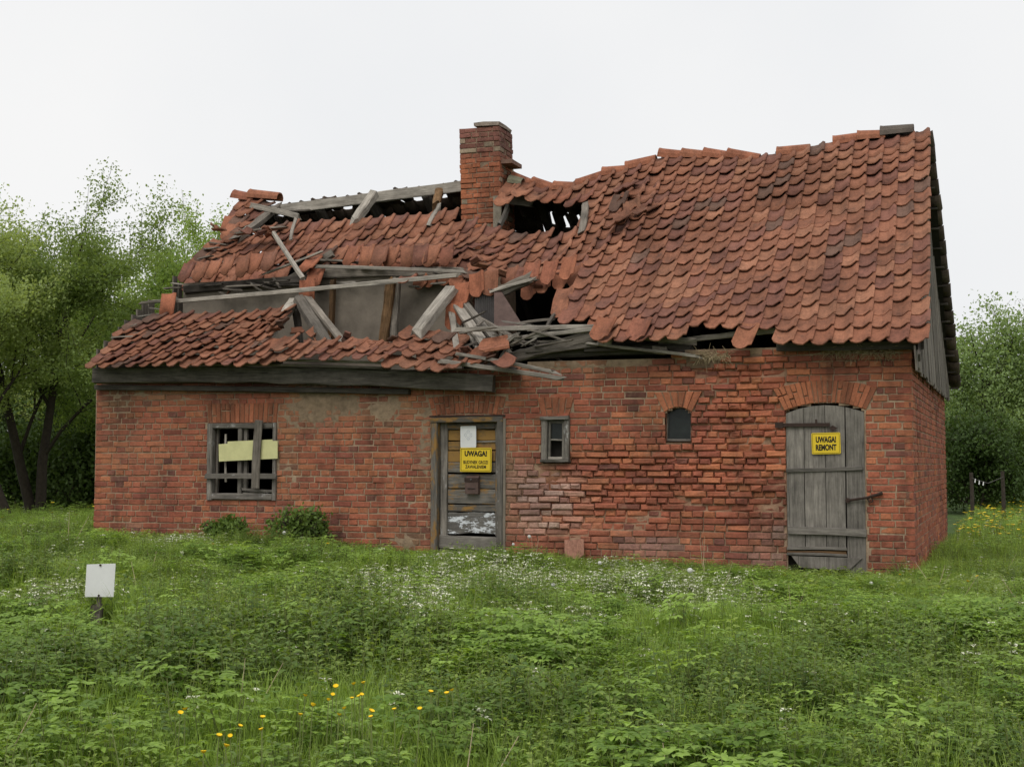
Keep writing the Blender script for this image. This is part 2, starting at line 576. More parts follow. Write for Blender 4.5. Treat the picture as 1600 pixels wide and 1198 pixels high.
holes = [
    [(W1[0], W1[2]), (W1[1], W1[2]), (W1[1], W1[3]), (W1[0], W1[3])],
    [(DR[0], -1), (DR[1], -1), (DR[1], DR[3]), (DR[0], DR[3])],
    [(W2[0], W2[2]), (W2[1], W2[2]), (W2[1], W2[3]), (W2[0], W2[3])],
    [(W3[0], W3[2]), (W3[1], W3[2])] + arc(W3[0], W3[1], W3[3], W3APEX - W3[3], 6)[::-1],
    [(BD[0], -1), (BD[1], -1)] + arc(BD[0], BD[1], BD[3], BDAPEX - BD[3], 10)[::-1],
]
excl = list(holes)
excl.append(fan(W1[0], W1[1], W1[3] + .005, 0.0, 0.02, 0.25, 15))
excl.append(fan(DR[0] + .02, DR[1] - .02, DR[3] + .02, 0.03, 0.06, 0.22, 15))
excl.append(fan(W2[0], W2[1], W2[3] + .005, 0.0, 0.06, 0.22, 5))
excl.append(fan(W3[0] - .01, W3[1] + .01, W3[3] + .01, W3APEX - W3[3], 0.13, 0.23, 6, 0.0))
excl.append(fan(BD[0] - .01, BD[1] + .01, BD[3] + .01, BDAPEX - BD[3], 0.13, 0.24, 19, 0.09))

def poly_iv(poly, z):
    xs = []
    j = len(poly) - 1
    for i in range(len(poly)):
        (xi, zi), (xj, zj) = poly[i], poly[j]
        if (zi > z) != (zj > z):
            xs.append((xj - xi) * (z - zi) / (zj - zi) + xi)
        j = i
    return (min(xs), max(xs)) if xs else None

def bumps(lst, x, z):
    s = 0.0
    for x0, z0, sx, sz, a in lst:
        s = s + a * np.exp(-((x - x0) / sx) ** 2 - ((z - z0) / sz) ** 2)
    return s
ERO = [(8.6, 1.75, .45, .4, 1.0), (6.45, .72, .55, .38, 1.0), (7.4, .85, .8, .42, .75), (8.35, 2.27, .7, .14, .9),
       (8.2, 1.15, .7, .4, .6), (8.75, .75, .4, .5, .45), (7.0, 1.2, .5, .12, .7), (10.0, 2.28, .5, .1, .4)]
SME = [(3.30, 1.95, .42, .30, 1.2), (4.25, 1.86, .55, .24, .8), (1.0, 2.1, .8, .12, .6), (DR[0] - .07, 1.35, .09, .5, .9),
       (DR[1] + .06, .85, .08, .75, 1.0), (4.55, .25, .3, .16, .8), (6.7, 2.33, .7, .06, 1.0), (0.35, 2.0, .3, .2, .5),
       (2.9, 1.2, .2, .7, .45), (0.5, 1.3, .5, .4, .25)]
WHI = [(6.3, .82, .36, .24, 1.25), (6.3, .45, .4, .12, .6), (8.95, .42, .15, .1, .9), (7.5, .25, .4, .12, .5), (8.9, .15, .3, .1, .5),
       (5.95, .95, .12, .2, .6), (0.6, .38, .1, .06, .6)]
def brick_col(x, z):
    k = R()
    if k < .58: c = np.array((0.325, 0.092, 0.052))
    elif k < .82: c = np.array((0.385, 0.126, 0.062))
    elif k < .95: c = np.array((0.25, 0.065, 0.042))
    else: c = np.array((0.17, 0.055, 0.042))
    c = c * U(.84, 1.12)
    e = min(1, float(bumps(ERO, x, z)))
    c = c * (1 - .0 * e) + np.array((.06, .02, .008)) * e * U(-.5, 1)
    w = float(bumps(WHI, x, z)) * U(.35, 1.35)
    w = min(.8, w)
    c = c * (1 - w) + np.array((.47, .33, .28)) * w
    s = min(.75, float(bumps(SME, x, z)) * U(.3, 1.0))
    c = c * (1 - s) + np.array((.27, .165, .095)) * s
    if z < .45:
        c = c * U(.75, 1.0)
    return np.clip(c, .01, .75)

def quadbrick(mb, q, mp, o, depth, ch=0.007, jit=0.003):
    """q: four (a, z) corners counter-clockwise seen from outside; mp(a, o, z) -> house coordinates"""
    ca = sum(p[0] for p in q) / 4
    cz = sum(p[1] for p in q) / 4
    tl = U(-.004, .004)
    vs_ = []
    for lvl in range(3):
        for (a, z) in q:
            da, dz = a - ca, z - cz
            la = math.hypot(da, dz)
            if lvl == 0:
                a2 = a - math.copysign(ch * U(.6, 1.5), da)
                z2 = z - math.copysign(ch * U(.5, 1.3), dz)
                vs_.append(mp(a2, o + U(-jit, jit) + tl * da / max(la, .01), z2))
            elif lvl == 1:
                vs_.append(mp(a + U(-jit, jit) * .6, o - ch * U(.7, 1.6), z + U(-jit, jit) * .6))
            else:
                vs_.append(mp(a, o - depth, z))
    fs = [(0, 1, 2, 3)]
    for l in (0, 4):
        for k in range(4):
            k2 = (k + 1) % 4
            fs.append((l + k, l + 4 + k, l + 4 + k2, l + k2))
    mb.add(vs_, fs)

CH, BH = 0.0755, 0.0655
def course_specs(a_lo, a_hi, z_lo, z_hi, excl, colf, erof, phase=0, skip=None):
    """list of (a0, a1, z0, z1, o, col) laid in alternating stretcher and header courses"""
    out = []
    nrow = int(round((z_hi - z_lo) / CH))
    for r in range(nrow):
        z0 = z_lo + r * CH + U(-.002, .002)
        zm = z0 + BH / 2
        lo, hi = a_lo(zm), a_hi(zm)
        ivs = [iv for iv in (poly_iv(p, zm) for p in excl) if iv]
        stretch = (r + phase) % 2 == 0
        a = lo
        first = True
        while a < hi - .02:
            w = (.25 if stretch else .12) * U(.95, 1.05)
            if first and not stretch:
                w = .185
            if R() < .07:
                w = .12 if stretch else .25
            first = False
            b = min(a + w, hi)
            if hi - b < .05:
                b = hi
            pieces = [(a, b)]
            for p, q in ivs:
                new = []
                for s, e in pieces:
                    if q <= s or p >= e:
                        new.append((s, e))
                        continue
                    if p - s > .035: new.append((s, p - .006))
                    if e - q > .035: new.append((q + .006, e))
                pieces = new
            for s, e in pieces:
                if e - s < .03:
                    continue
                if skip and skip((s + e) / 2, zm):
                    continue
                er = erof((s + e) / 2, zm)
                o = U(-.003, .004)
                nz_ = float(vnoise((s + e) * 1.9 + 3, r * .75 + 11)) * .75 + R() * .25
                if er * nz_ > .26:
                    o = -(.006 + .07 * max(0, nz_ - .25)) * min(1, er + .3)
                dz = U(-.003, .003) * (1 + 2 * er)
                out.append((s, e, z0 + dz, z0 + BH + dz, o, colf((s + e) / 2, zm), er))
            a = b + .0105
    return out

def q4(s):
    return [(s[0], s[2]), (s[1], s[2]), (s[1], s[3]), (s[0], s[3])]

def core_sheet(name, parent, mp, a_lo, a_hi, z_lo, z_hi, holes, erof, smef, step=.03):
    na = max(2, int((a_hi - a_lo) / step))
    nz = max(2, int((z_hi - z_lo) / step))
    A, Z = np.meshgrid(np.linspace(a_lo, a_hi, na + 1), np.linspace(z_lo, z_hi, nz + 1))
    A, Z = A.ravel(), Z.ravel()
    er = np.clip(erof(A, Z), 0, 1)
    sm = np.clip(smef(A, Z), 0, 1.3)
    nn = vnoise(A * 9, Z * 9) * .6 + vnoise(A * 23 + 5, Z * 23) * .4
    O = -.009 - .085 * er * (.4 + .8 * nn) + np.where(sm > .2, (sm * .75 + nn * .7 - .62) * .030, 0).clip(0, .022) + (nn - .5) * .004
    V = np.array([mp(a, o, z) for a, o, z in zip(A, O, Z)])
    i = np.arange(na * nz)
    r, c = i // na, i % na
    a0 = r * (na + 1) + c
    Fq = np.stack([a0, a0 + 1, a0 + na + 2, a0 + na + 1], 1)
    cenA = A[a0] + (a_hi - a_lo) / na / 2
    cenZ = Z[a0] + (z_hi - z_lo) / nz / 2
    keep = np.ones(len(Fq), bool)
    for h in holes:
        xs = [p[0] for p in h]
        cand = np.where((cenA > min(xs)) & (cenA < max(xs)))[0]
        for k in cand:
            if inpoly(cenA[k], cenZ[k], h):
                keep[k] = False
    base = np.array((.35, .255, .172))
    cols = base[None] * np.ones((len(A), 1))
    e = np.clip(er * 1.1 * (.4 + vnoise(A * 7, Z * 7)), 0, 1)[:, None]
    cols = cols * (1 - e) + np.array((.31, .115, .06)) * e
    s = np.clip(sm, 0, 1)[:, None] * .6
    cols = cols * (1 - s) + np.array((.24, .17, .105)) * s
    return link(name, np_mesh(name, V, Fq[keep], M['mortar'], cols, smooth=True), parent)

# ---- front wall
WTOP = 2.345
TOPCUT = [(-1, 2.335), (6.0, 2.335), (6.1, 2.40), (7.75, 2.39), (7.95, 2.47), (12, 2.47), (12, 3), (-1, 3)]
front = core_sheet('front_wall', house, lambda a, o, z: (a, -o, z), 0.01, LEN - .01, -.25, 2.48, holes + [TOPCUT],
                   lambda x, z: bumps(ERO, x, z), lambda x, z: bumps(SME, x, z))
fl = lambda z: 0.0 + .022 * (z - .3)
fh = lambda z: LEN - .012 * z
skipf = lambda x, z: inpoly(x, z, TOPCUT) or z > 2.30 and R() < .12 + .3 * (6 < x < 8.9)
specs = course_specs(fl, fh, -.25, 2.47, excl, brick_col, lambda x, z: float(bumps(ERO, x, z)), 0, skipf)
def spx(s):
    Xw, Yw = h2w((s[0] + s[1]) / 2, 0)
    return (s[1] - s[0]) * (s[3] - s[2]) / (Yw * Yw) if s[2] > .1 else 0
specs.sort(key=spx, reverse=True)
variants = {}
for kind, w, ch_, jt_ in (('s', .25, .008, .0065), ('h', .12, .008, .0065), ('S', .25, .014, .010), ('H', .12, .013, .010)):
    variants[kind] = []
    for k in range(8):
        mb = MB()
        quadbrick(mb, [(-w / 2, 0), (w / 2, 0), (w / 2, BH), (-w / 2, BH)], lambda a, o, z: (a, -o, z), 0, .1, ch_, jt_)
        variants[kind].append(mb.mesh('brick', M['brick_o']))
N_SINGLE = 285
for s in specs[:N_SINGLE]:
    w = s[1] - s[0]
    kind = 's' if w > .17 else 'h'
    o = link('brick', random.choice(variants[kind.upper() if s[6] > .3 else kind]), front)
    o.location = ((s[0] + s[1]) / 2, -s[4], s[2])
    o.rotation_euler = (U(-.03, .03) * (1 + s[6]), U(-.008, .008) * (1 + 2 * s[6]), U(-.02, .02) * (1 + 2 * s[6]))
    o.scale = (w / (.25 if kind == 's' else .12), 1, (s[3] - s[2]) / BH)
    o.color = (*s[5], 1)
mb = MB()
for s in specs[N_SINGLE:]:
    mb.col = tuple(s[5])
    quadbrick(mb, q4(s), lambda a, o, z: (a, -o, z), s[4], .1, .007 + .010 * min(1, s[6]), .0045 + .008 * min(1, s[6]))
# weathered voussoirs over the openings
for fi, (inner, outer) in enumerate(fans):
    n = len(inner) - 1
    for k in range(n):
        g = .06
        def lerp(p, q, t): return (p[0] + (q[0] - p[0]) * t, p[1] + (q[1] - p[1]) * t)
        a, b = lerp(inner[k], inner[k + 1], g), lerp(inner[k], inner[k + 1], 1 - g)
        c, d = lerp(outer[k], outer[k + 1], 1 - g), lerp(outer[k], outer[k + 1], g)
        split = R() < .45 and fi != 3
        cc = np.array((0.36, 0.115, 0.058)) * U(.75, 1.15)
        segs = [(0, 1)]
        if split:
            t = random.choice((.36, .62))
            segs = [(0, t - .025), (t + .025, 1)]
        for t0, t1 in segs:
            mb.col = tuple(cc * U(.85, 1.1))
            quadbrick(mb, [lerp(a, d, t0), lerp(b, c, t0), lerp(b, c, t1), lerp(a, d, t1)], lambda a, o, z: (a, -o, z), .004 + U(-.002, .003), .1)
o = mb.build('bricks', M['brick_a'], front, colors=True)
tag(o, kind='stuff')
# reveals of the openings
mb = MB()
for h, dpt in zip(holes, (.14, .12, .12, .16, .14)):
    mb.col = (.23, .12, .075)
    for i in range(len(h)):
        (x0, z0), (x1, z1) = h[i], h[(i + 1) % len(h)]
        mb.quad((x0, .006, z0), (x1, .006, z1), (x1, dpt + .1, z1), (x0, dpt + .1, z0))
mb.build('reveal', M['mortar'], front, colors=True)

# ---- gable walls and rear wall
SLIT = [[(.75, 1.15), (.85, 1.15), (.85, 1.75), (.75, 1.75)], [(4.2, 1.0), (4.32, 1.0), (4.32, 1.9), (4.2, 1.9)]]
side_ero = lambda x, z: .35 * np.exp(-((np.asarray(x) - 6.5) / 1.2) ** 2 - ((np.asarray(z) - .5) / .4) ** 2)
side = core_sheet('gable_wall', house, lambda a, o, z: (LEN + o - .006 * z, a, z), .01, DEP, -.25, 2.45, SLIT, side_ero, lambda x, z: 0 * x, .06)
mb = MB()
mpR = lambda a, o, z: (LEN + o - .006 * z, a, z)
for s in course_specs(lambda z: 0.0, lambda z: DEP, -.25, 2.45, SLIT, lambda x, z: brick_col(-20, 1) * U(.9, 1.1), lambda x, z: float(side_ero(x, z)), 1):
    mb.col = tuple(s[5])
    quadbrick(mb, q4(s), mpR, s[4], .09)
tag(mb.build('bricks', M['brick_a'], side, colors=True), kind='stuff')
mb = MB()
for h in SLIT:
    mb.col = (.03, .02, .015)
    mb.quad(*[(LEN - .14, a, z) for a, z in h])
mb.build('slit', M['dark'], side)  # near-black sheet paints the darkness inside the slits
left = core_sheet('gable_wall', house, lambda a, o, z: (-o + .02, DEP - a, z), .01, DEP, -.25, 2.3, [], side_ero, lambda x, z: 0 * x, .08)
mb = MB()
for s in course_specs(lambda z: 0.02, lambda z: DEP, -.25, 2.3, [], lambda x, z: brick_col(-20, 1), lambda x, z: 0, 1):
    mb.col = tuple(s[5])
    quadbrick(mb, q4(s), lambda a, o, z: (-o + .02, DEP - a, z), s[4], .09)
tag(mb.build('bricks', M['brick_a'], left, colors=True), kind='stuff')
mb = MB()
mb.col = (.3, .11, .06)
mb.box(.05, LEN - .05, DEP - .25, DEP, -.25, 2.3)
mb.build('rear_wall', M['mortar'], house, colors=True)
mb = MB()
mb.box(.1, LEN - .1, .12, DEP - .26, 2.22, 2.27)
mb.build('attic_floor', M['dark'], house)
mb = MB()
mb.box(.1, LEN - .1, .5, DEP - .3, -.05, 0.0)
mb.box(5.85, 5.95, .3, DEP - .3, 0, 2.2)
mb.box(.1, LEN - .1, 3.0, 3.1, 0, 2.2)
mb.build('dark_room', M['dark'], house)  # near-black floor and walls added so the openings look dark
mb = MB()
mb.col = (.22, .15, .10)
mb.box(.05, 7.95, .03, .30, 2.27, WTOP - .02)
mb.box(7.96, LEN - .05, .03, .30, 2.27, 2.44)
mb.build('wall_top', M['mortar'], front, colors=True)

# ------------------------------------------------------------------ timbers
def timber(name, p0, p1, w, h, mat, parent, up=(0, 0, 1), ragged=0.0, warp=0.01, nseg=5, roll=0.0, bow=0.0):
    p0, p1 = Vector(p0), Vector(p1)
    d = p1 - p0
    ln = d.length
    x = d.normalized()
    z = Vector(up)
    y = z.cross(x)
    if y.length < 1e-3:
        y = Vector((0, 1, 0)).cross(x)
    y.normalize()
    z = x.cross(y)
    if roll:
        q = Matrix.Rotation(roll, 3, x)
        y, z = q @ y, q @ z
    m = Matrix(((x.x, y.x, z.x, p0.x), (x.y, y.y, z.y, p0.y), (x.z, y.z, z.z, p0.z), (0, 0, 0, 1)))
    c = .14 * min(w, h)
    sec = [(-w / 2 + c, -h / 2), (w / 2 - c, -h / 2), (w / 2, -h / 2 + c), (w / 2, h / 2 - c), (w / 2 - c, h / 2), (-w / 2 + c, h / 2), (-w / 2, h / 2 - c), (-w / 2, -h / 2 + c)]
    mb = MB()
    vs_, fs = [], []
    ph, ph2 = U(0, 6), U(0, 6)
    for i in range(nseg + 1):
        t = i / nseg
        oy = warp * math.sin(3 * t + ph)
        oz = warp * math.sin(2.3 * t + ph2) + bow * math.sin(math.pi * t)
        for (a, b) in sec:
            ex = 0
            if i in (0, nseg):
                ex = U(-1, 1) * (ragged + .004)
            vs_.append((t * ln + ex, a * U(.86, 1.04) + oy, b * U(.86, 1.04) + oz))
    for i in range(nseg):
        for k in range(8):
            k2 = (k + 1) % 8
            fs.append((i * 8 + k, i * 8 + k2, i * 8 + 8 + k2, i * 8 + 8 + k))
    fs.append(tuple(range(7, -1, -1)))
    fs.append(tuple(nseg * 8 + k for k in range(8)))
    mb.add(vs_, fs)
    return link(name, mb.mesh(name, mat), parent, m)

# ------------------------------------------------------------------ roof surface
RX = [-1, -.2, .2, .55, 2.1, 3.7, 4.55, 5.1, 5.5, 6.0, 6.46, 6.84, 8.1, 9.2, 10.5, 11.5]
RZ = [5.38, 5.38, 5.38, 5.27, 5.36, 5.44, 5.46, 5.24, 5.26, 5.40, 5.47, 5.57, 5.50, 5.58, 5.68, 5.7]
EXs = [-1, 0, 3, 4.3, 5.2, 6.0, 7.05, 8.2, 9.1, 10.6, 11.5]
EZs = [2.47, 2.47, 2.50, 2.47, 2.38, 2.50, 2.55, 2.53, 2.45, 2.42, 2.42]
YE, YR = -.30, 3.85
SAG = [(3.6, 2.7, 1.7, .6, -.20), (1.2, 2.4, .9, .5, -.10), (5.6, 2.0, .7, .5, -.12), (7.4, 1.0, 1.0, .8, -.05), (9, 2, 1.2, 1.2, -.05)]
def roof_z(x, y):
    t = (y - YE) / (YR - YE)
    z = np.interp(x, EXs, EZs) * (1 - t) + np.interp(x, RX, RZ) * t
    for x0, y0, sx, sy, a in SAG:
        z += a * math.exp(-((x - x0) / sx) ** 2 - ((y - y0) / sy) ** 2)
    z += .05 * (float(vnoise(x * 1.3 + 3, y * 1.3 + 7)) - .5) + .025 * (float(vnoise(x * 3.1, y * 3.1)) - .5)
    return float(z)
def rear_z(x, y):
    t = (y - YR) / (DEP + .4 - YR)
    return float(np.interp(x, RX, RZ) * (1 - t) + 2.42 * t)

PXS = [-.115, -.085, -.03, .025, .065, .095, .122]
PHS = [.020, .006, 0.0, .004, .028, .047, .030]
NOSE = [.075, .03, .006, 0.0, .012, .036, .07]
TL, TT = .365, .014
def tile_mesh(seed, chip=False):
    rs = random.Random(seed)
    top0, top1, bot0, bot1 = [], [], [], []
    for i, (x, h) in enumerate(zip(PXS, PHS)):
        e = -TL + NOSE[i] + rs.uniform(-.004, .004)
        if chip and i > 3:
            e += rs.uniform(.01, .09)
        hh = h + rs.uniform(-.0015, .0015)
        top0.append((x, 0, hh))
        top1.append((x, e, hh))
        bot0.append((x, 0, hh - TT))
        bot1.append((x, e, hh - TT))
    V = top0 + top1 + bot0 + bot1
    n = len(PXS)
    fs = []
    for i in range(n - 1):
        fs.append((n + i, n + i + 1, i + 1, i))
        fs.append((2 * n + i, 2 * n + i + 1, 3 * n + i + 1, 3 * n + i))
        fs.append((3 * n + i, 3 * n + i + 1, n + i + 1, n + i))
        fs.append((i, i + 1, 2 * n + i + 1, 2 * n + i))
    fs.append((n, 0, 2 * n, 3 * n))
    fs.append((2 * n - 1, 4 * n - 1, 3 * n - 1, n - 1))
    return V, fs
TV = [tile_mesh(k, k >= 7) for k in range(10)]

def tile_matrix(x, y, zf, dirn=1, lift=.0, pitch=0.0, yaw=0.0, roll=0.0):
    """frame with local X along the ridge, local -Y down the slope"""
    e = .12
    p = Vector((x, y, zf(x, y)))
    dx = (Vector((x + e, y, zf(x + e, y))) - Vector((x - e, y, zf(x - e, y)))).normalized() * dirn
    up = (Vector((x, y + e * dirn, zf(x, y + e * dirn))) - Vector((x, y - e * dirn, zf(x, y - e * dirn)))).normalized()
    n = dx.cross(up).normalized()
    up = n.cross(dx)
    m = Matrix(((dx.x, up.x, n.x, p.x), (dx.y, up.y, n.y, p.y), (dx.z, up.z, n.z, p.z), (0, 0, 0, 1)))
    return m @ Matrix.Translation((0, 0, lift)) @ Matrix.Rotation(pitch, 4, 'X') @ Matrix.Rotation(yaw, 4, 'Z') @ Matrix.Rotation(roll, 4, 'Y')

def tile_col(x=5, fresh=0.0):
    k = R()
    if k < .55: c = np.array((0.268, 0.112, 0.065))
    elif k < .74: c = np.array((0.315, 0.142, 0.083))
    elif k < .96: c = np.array((0.21, 0.09, 0.062))
    else: c = np.array((0.16, 0.09, 0.064))
    c = c * U(.84, 1.12)
    if fresh:
        c = c * (1 - fresh) + np.array((.36, .125, .066)) * fresh
    return c

R_MAIN = [(283, 447), (296, 405), (330, 374), (400, 364), (460, 350), (540, 343), (600, 338), (660, 332), (700, 342), (752, 355), (800, 360), (860, 366),
          (900, 366), (914, 345), (916, 322), (905, 318), (860, 322), (788, 318), (790, 282), (860, 292), (915, 282), (1000, 256), (1040, 238), (1180, 238), (1300, 218), (1460, 192),
          (1460, 560), (1215, 550), (1212, 522), (1200, 506), (1130, 510), (1085, 516), (1060, 524), (935, 528), (922, 508), (872, 492), (868, 462), (885, 448), (930, 428), (905, 426), (875, 446),
          (822, 447), (815, 428), (775, 432), (765, 455), (735, 462), (728, 472), (712, 470), (712, 432), (640, 424), (545, 424), (545, 398), (515, 396), (502, 436), (484, 438), (480, 405), (430, 432), (350, 447)]
R_LOW = [(128, 590), (196, 512), (250, 490), (330, 490), (400, 475), (452, 462), (458, 474), (425, 512), (445, 520), (482, 532), (520, 538), (600, 536), (640, 512), (716, 508), (730, 590), (600, 580), (450, 575), (300, 585)]
R_TOPL = [(350, 300), (432, 300), (412, 335), (388, 360), (360, 372), (345, 350)]
R_TOP2 = [(415, 300), (415, 300), (416, 301)]

roof = part('roof')
NC, NR = 53, 18
DXT = (LEN + .24) / NC
X0T = -.06
DYT = (YR - YE - .06) / NR
tiles = []      # (matrix, colour, variant, size)
pres = {}
def cell(c, r):
    x = X0T + (c + .5) * DXT * (1 - .0155 * (1 - r / NR))
    yt = YR - .03 - r * DYT + .02
    ym = yt - DYT * .75
    px, py = projh(x, ym, roof_z(x, ym) + .03)
    return x, yt, ym, px, py
for c in range(NC):
    for r in range(NR):
        x, yt, ym, px, py = cell(c, r)
        if inpoly(px, py, R_MAIN) or inpoly(px, py, R_TOPL):
            pres[c, r] = (x, yt, px, py)
for (c, r), (x, yt, px, py) in pres.items():
    below = (c, r + 1) in pres
    mess = 1.0 + 1.6 * (px < 760) + 2.6 * math.exp(-((px - 1000) / 45) ** 2 - ((py - 300) / 45) ** 2) + 1.2 * math.exp(-((px - 900) / 60) ** 2 - ((py - 460) / 40) ** 2)
    pitch = -.085 + U(-.014, .014) * mess
    yaw = U(-.022, .022) * mess
    lift = .014 + U(0, .006) * mess
    fresh = 0.0
    narrow = 1.0
    dy = 0
    if not below and r >= NR - 3:
        fresh = .2
    elif not below and r < NR - 1:
        fresh = U(0, .5)
        if py > 330:
            pitch = U(.12, .6)
            lift = .025
            yaw = U(-.09, .09)
            mess += 2
            narrow = .88
            dy = U(-.06, 0)
    elif px < 930 and (c, r + 2) not in pres and r < NR - 2:
        pitch = U(.02, .12)
    elif mess > 2.5 and R() < .3:
        pitch += U(-.02, .1)
        dy = U(-.06, .0)
    v = random.randrange(7) if R() < .94 else random.randrange(7, 10)
    m = tile_matrix(x + U(-.004, .004) * mess, yt + dy + U(-.008, .008) * mess, roof_z, 1, lift, pitch, yaw, U(-.03, .03) * mess * .5) @ Matrix.Diagonal((narrow, 1, 1, 1))
    tiles.append([m, tile_col(x, fresh), v, x, yt])
# slumped lower left part: rows pushed closer together and lying flatter
NRL = 7
for c in range(0, 29):
    x = X0T + (c + .5) * DXT
    for r in range(NRL):
        yt = .86 - r * .165
        xx = x + .02 * math.sin(r * 2.1 + c * .3)
        px, py = projh(xx, yt - .15, roof_z(xx, yt - .15) + .02)
        if not inpoly(px, py, R_LOW):
            continue
        wild = .5 + .8 * (px > 400) + .5 * float(vnoise(x * 2, r * .8))
        m = tile_matrix(xx + U(-.012, .012) * wild, yt + U(-.02, .02) * wild, lambda a, b: roof_z(a, b) - .07 + .03 * math.sin(a * 2.2), 1, .03 + U(0, .012) * wild,
                        -.17 + U(-.05, .05) * wild, U(-.06, .06) * wild - .03, U(-.07, .07) * wild)
        tiles.append([m, tile_col(x) * .92, random.randrange(10) if R() < .3 else random.randrange(7), xx, yt])
# single tiles left hanging or fallen
def loose(px, py, y, pitch, yaw=0.0, roll=0.0, fresh=.8, s=1):
    p = P3(px, py, y)
    m = Matrix.Translation(p) @ Matrix.Rotation(math.radians(pitch), 4, 'X') @ Matrix.Rotation(math.radians(yaw), 4, 'Z') @ Matrix.Rotation(math.radians(roll), 4, 'Y')
    tiles.append([m, tile_col(5, fresh), random.randrange(7), p.x, p.y])
loose(481, 437, 1.15, 80, 3)
loose(498, 418, 1.4, 62, -4, 0)
loose(265, 459, .9, 78, 0, 0)
loose(494, 402, 1.55, 40, -8)
loose(711, 474, .8, 76, 2, 0, .9)
loose(725, 442, 1.0, 66, -5)
loose(1172, 506, -.05, 55, -14, 0, .4)
loose(950, 497, -.1, 50, -12, 0, .4)
loose(1005, 498, -.1, 48, -10, 0, .4)
loose(795, 535, -.2, 30, -70, 20, .3)
loose(780, 560, -.3, 22, 40, -10, .2)
loose(640, 432, 1.3, 20, 10, 0, .4)
loose(765, 545, -.1, 35, -30, 15, .3)
loose(802, 283, 3.72, 45, -14, 0, .4)
def hang_row(pa, pb, n, y, pitch=62, fresh=.35):
    for k in range(n):
        t = k / max(1, n - 1)
        loose(pa[0] + (pb[0] - pa[0]) * t, pa[1] + (pb[1] - pa[1]) * t + U(-2, 2), y + U(-.02, .02), pitch + U(-7, 7), U(-9, 9), U(-14, 14), fresh if R() < .5 else 0)
        tiles[-1][0] = tiles[-1][0] @ Matrix.Diagonal((.88, U(.85, 1.0), 1.1, 1))
hang_row((298, 411), (425, 394), 7, 1.40)
hang_row((556, 387), (700, 384), 8, 1.52)
hang_row((745, 425), (766, 424), 2, .98, 78, .8)
hang_row((834, 411), (892, 402), 3, 1.12, 66, .5)
def tile_score(t):
    p = t[0].translation
    Xw, Yw = h2w(p.x, p.y)
    return -Yw
tiles.sort(key=tile_score, reverse=True)
tmesh = []
for k, (V, fs) in enumerate(TV):
    mb = MB()
    mb.add(V, fs)
    me = mb.mesh('roof_tile', M['tile_o'])
    tmesh.append(me)
N_TILE = 290
for m, col, v, x, y in tiles[:N_TILE]:
    o = link('roof_tile', tmesh[v], roof, m)
    o.color = (*col, 1)
def merge_tiles(lst, name):
    Vs, Fs, Cs = [], [], []
    off = 0
    base = [(np.array(V), np.array(fs)) for V, fs in TV]
    for m, col, v, x, y in lst:
        V, fs = base[v]
        mm = np.array(m)
        Vs.append(V @ mm[:3, :3].T + mm[:3, 3])
        Fs.append(fs + off)
        Cs.append(np.repeat(np.array(col)[None], len(V), 0))
        off += len(V)
    o = link(name, np_mesh(name, np.concatenate(Vs), np.concatenate(Fs), M['tile_a'], np.concatenate(Cs)), roof)
    tag(o, kind='stuff')
merge_tiles(tiles[N_TILE:], 'roof_tiles')
# rear slope, seen from below through the holes and past the gable
def verge_x(y, z):
    """right-hand end of the rear slope: hardly any overhang at the ridge, a wide one at the eave"""
    best = LEN
    for k in range(60):
        x = LEN - .3 + k * .015
        px, py = projh(x, y, z)
        if px < 1456 + (1503 - 1456) * (py - 200) / 410.0:
            best = x
    return best
rear = []
for c in range(NC + 1):
    for r in range(NR):
        x = X0T + (c + .5) * DXT
        y = YR + .02 + r * (DEP + .4 - YR) / NR
        xe = verge_x(y, rear_z(LEN, y))
        if c == NC:
            x = xe - .10
        elif x > xe - .22:
            continue
        px, py = projh(x, y, rear_z(x, y))
        sl = 826 < px < 902 and 328 < py < 346
        if (418 < px < 436 and 325 < py < 345 and R() < .6):
            continue
        if r == 0 and px < 720 and R() < .35:
            continue
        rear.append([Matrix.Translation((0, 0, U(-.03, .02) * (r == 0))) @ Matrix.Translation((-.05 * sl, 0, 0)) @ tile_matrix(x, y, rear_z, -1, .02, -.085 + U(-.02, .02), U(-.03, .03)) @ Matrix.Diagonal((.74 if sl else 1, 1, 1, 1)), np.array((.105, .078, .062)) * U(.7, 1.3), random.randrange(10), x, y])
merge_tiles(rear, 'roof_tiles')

mb = MB()                                             # dark sheet added under the lower rear slope to stop light leaks
for i in range(26):
    xa, xb = -.05 + i * (LEN + .1) / 26, -.05 + (i + 1) * (LEN + .1) / 26
    for ya, yb in ((4.9, 6.4), (6.4, DEP + .1)):
        mb.quad((xa, ya, rear_z(xa, ya) - .045), (xb, ya, rear_z(xb, ya) - .045), (xb, yb, rear_z(xb, yb) - .045), (xa, yb, rear_z(xa, yb) - .045))
mb.build('leak_seal_sheet', M['dark'], roof)
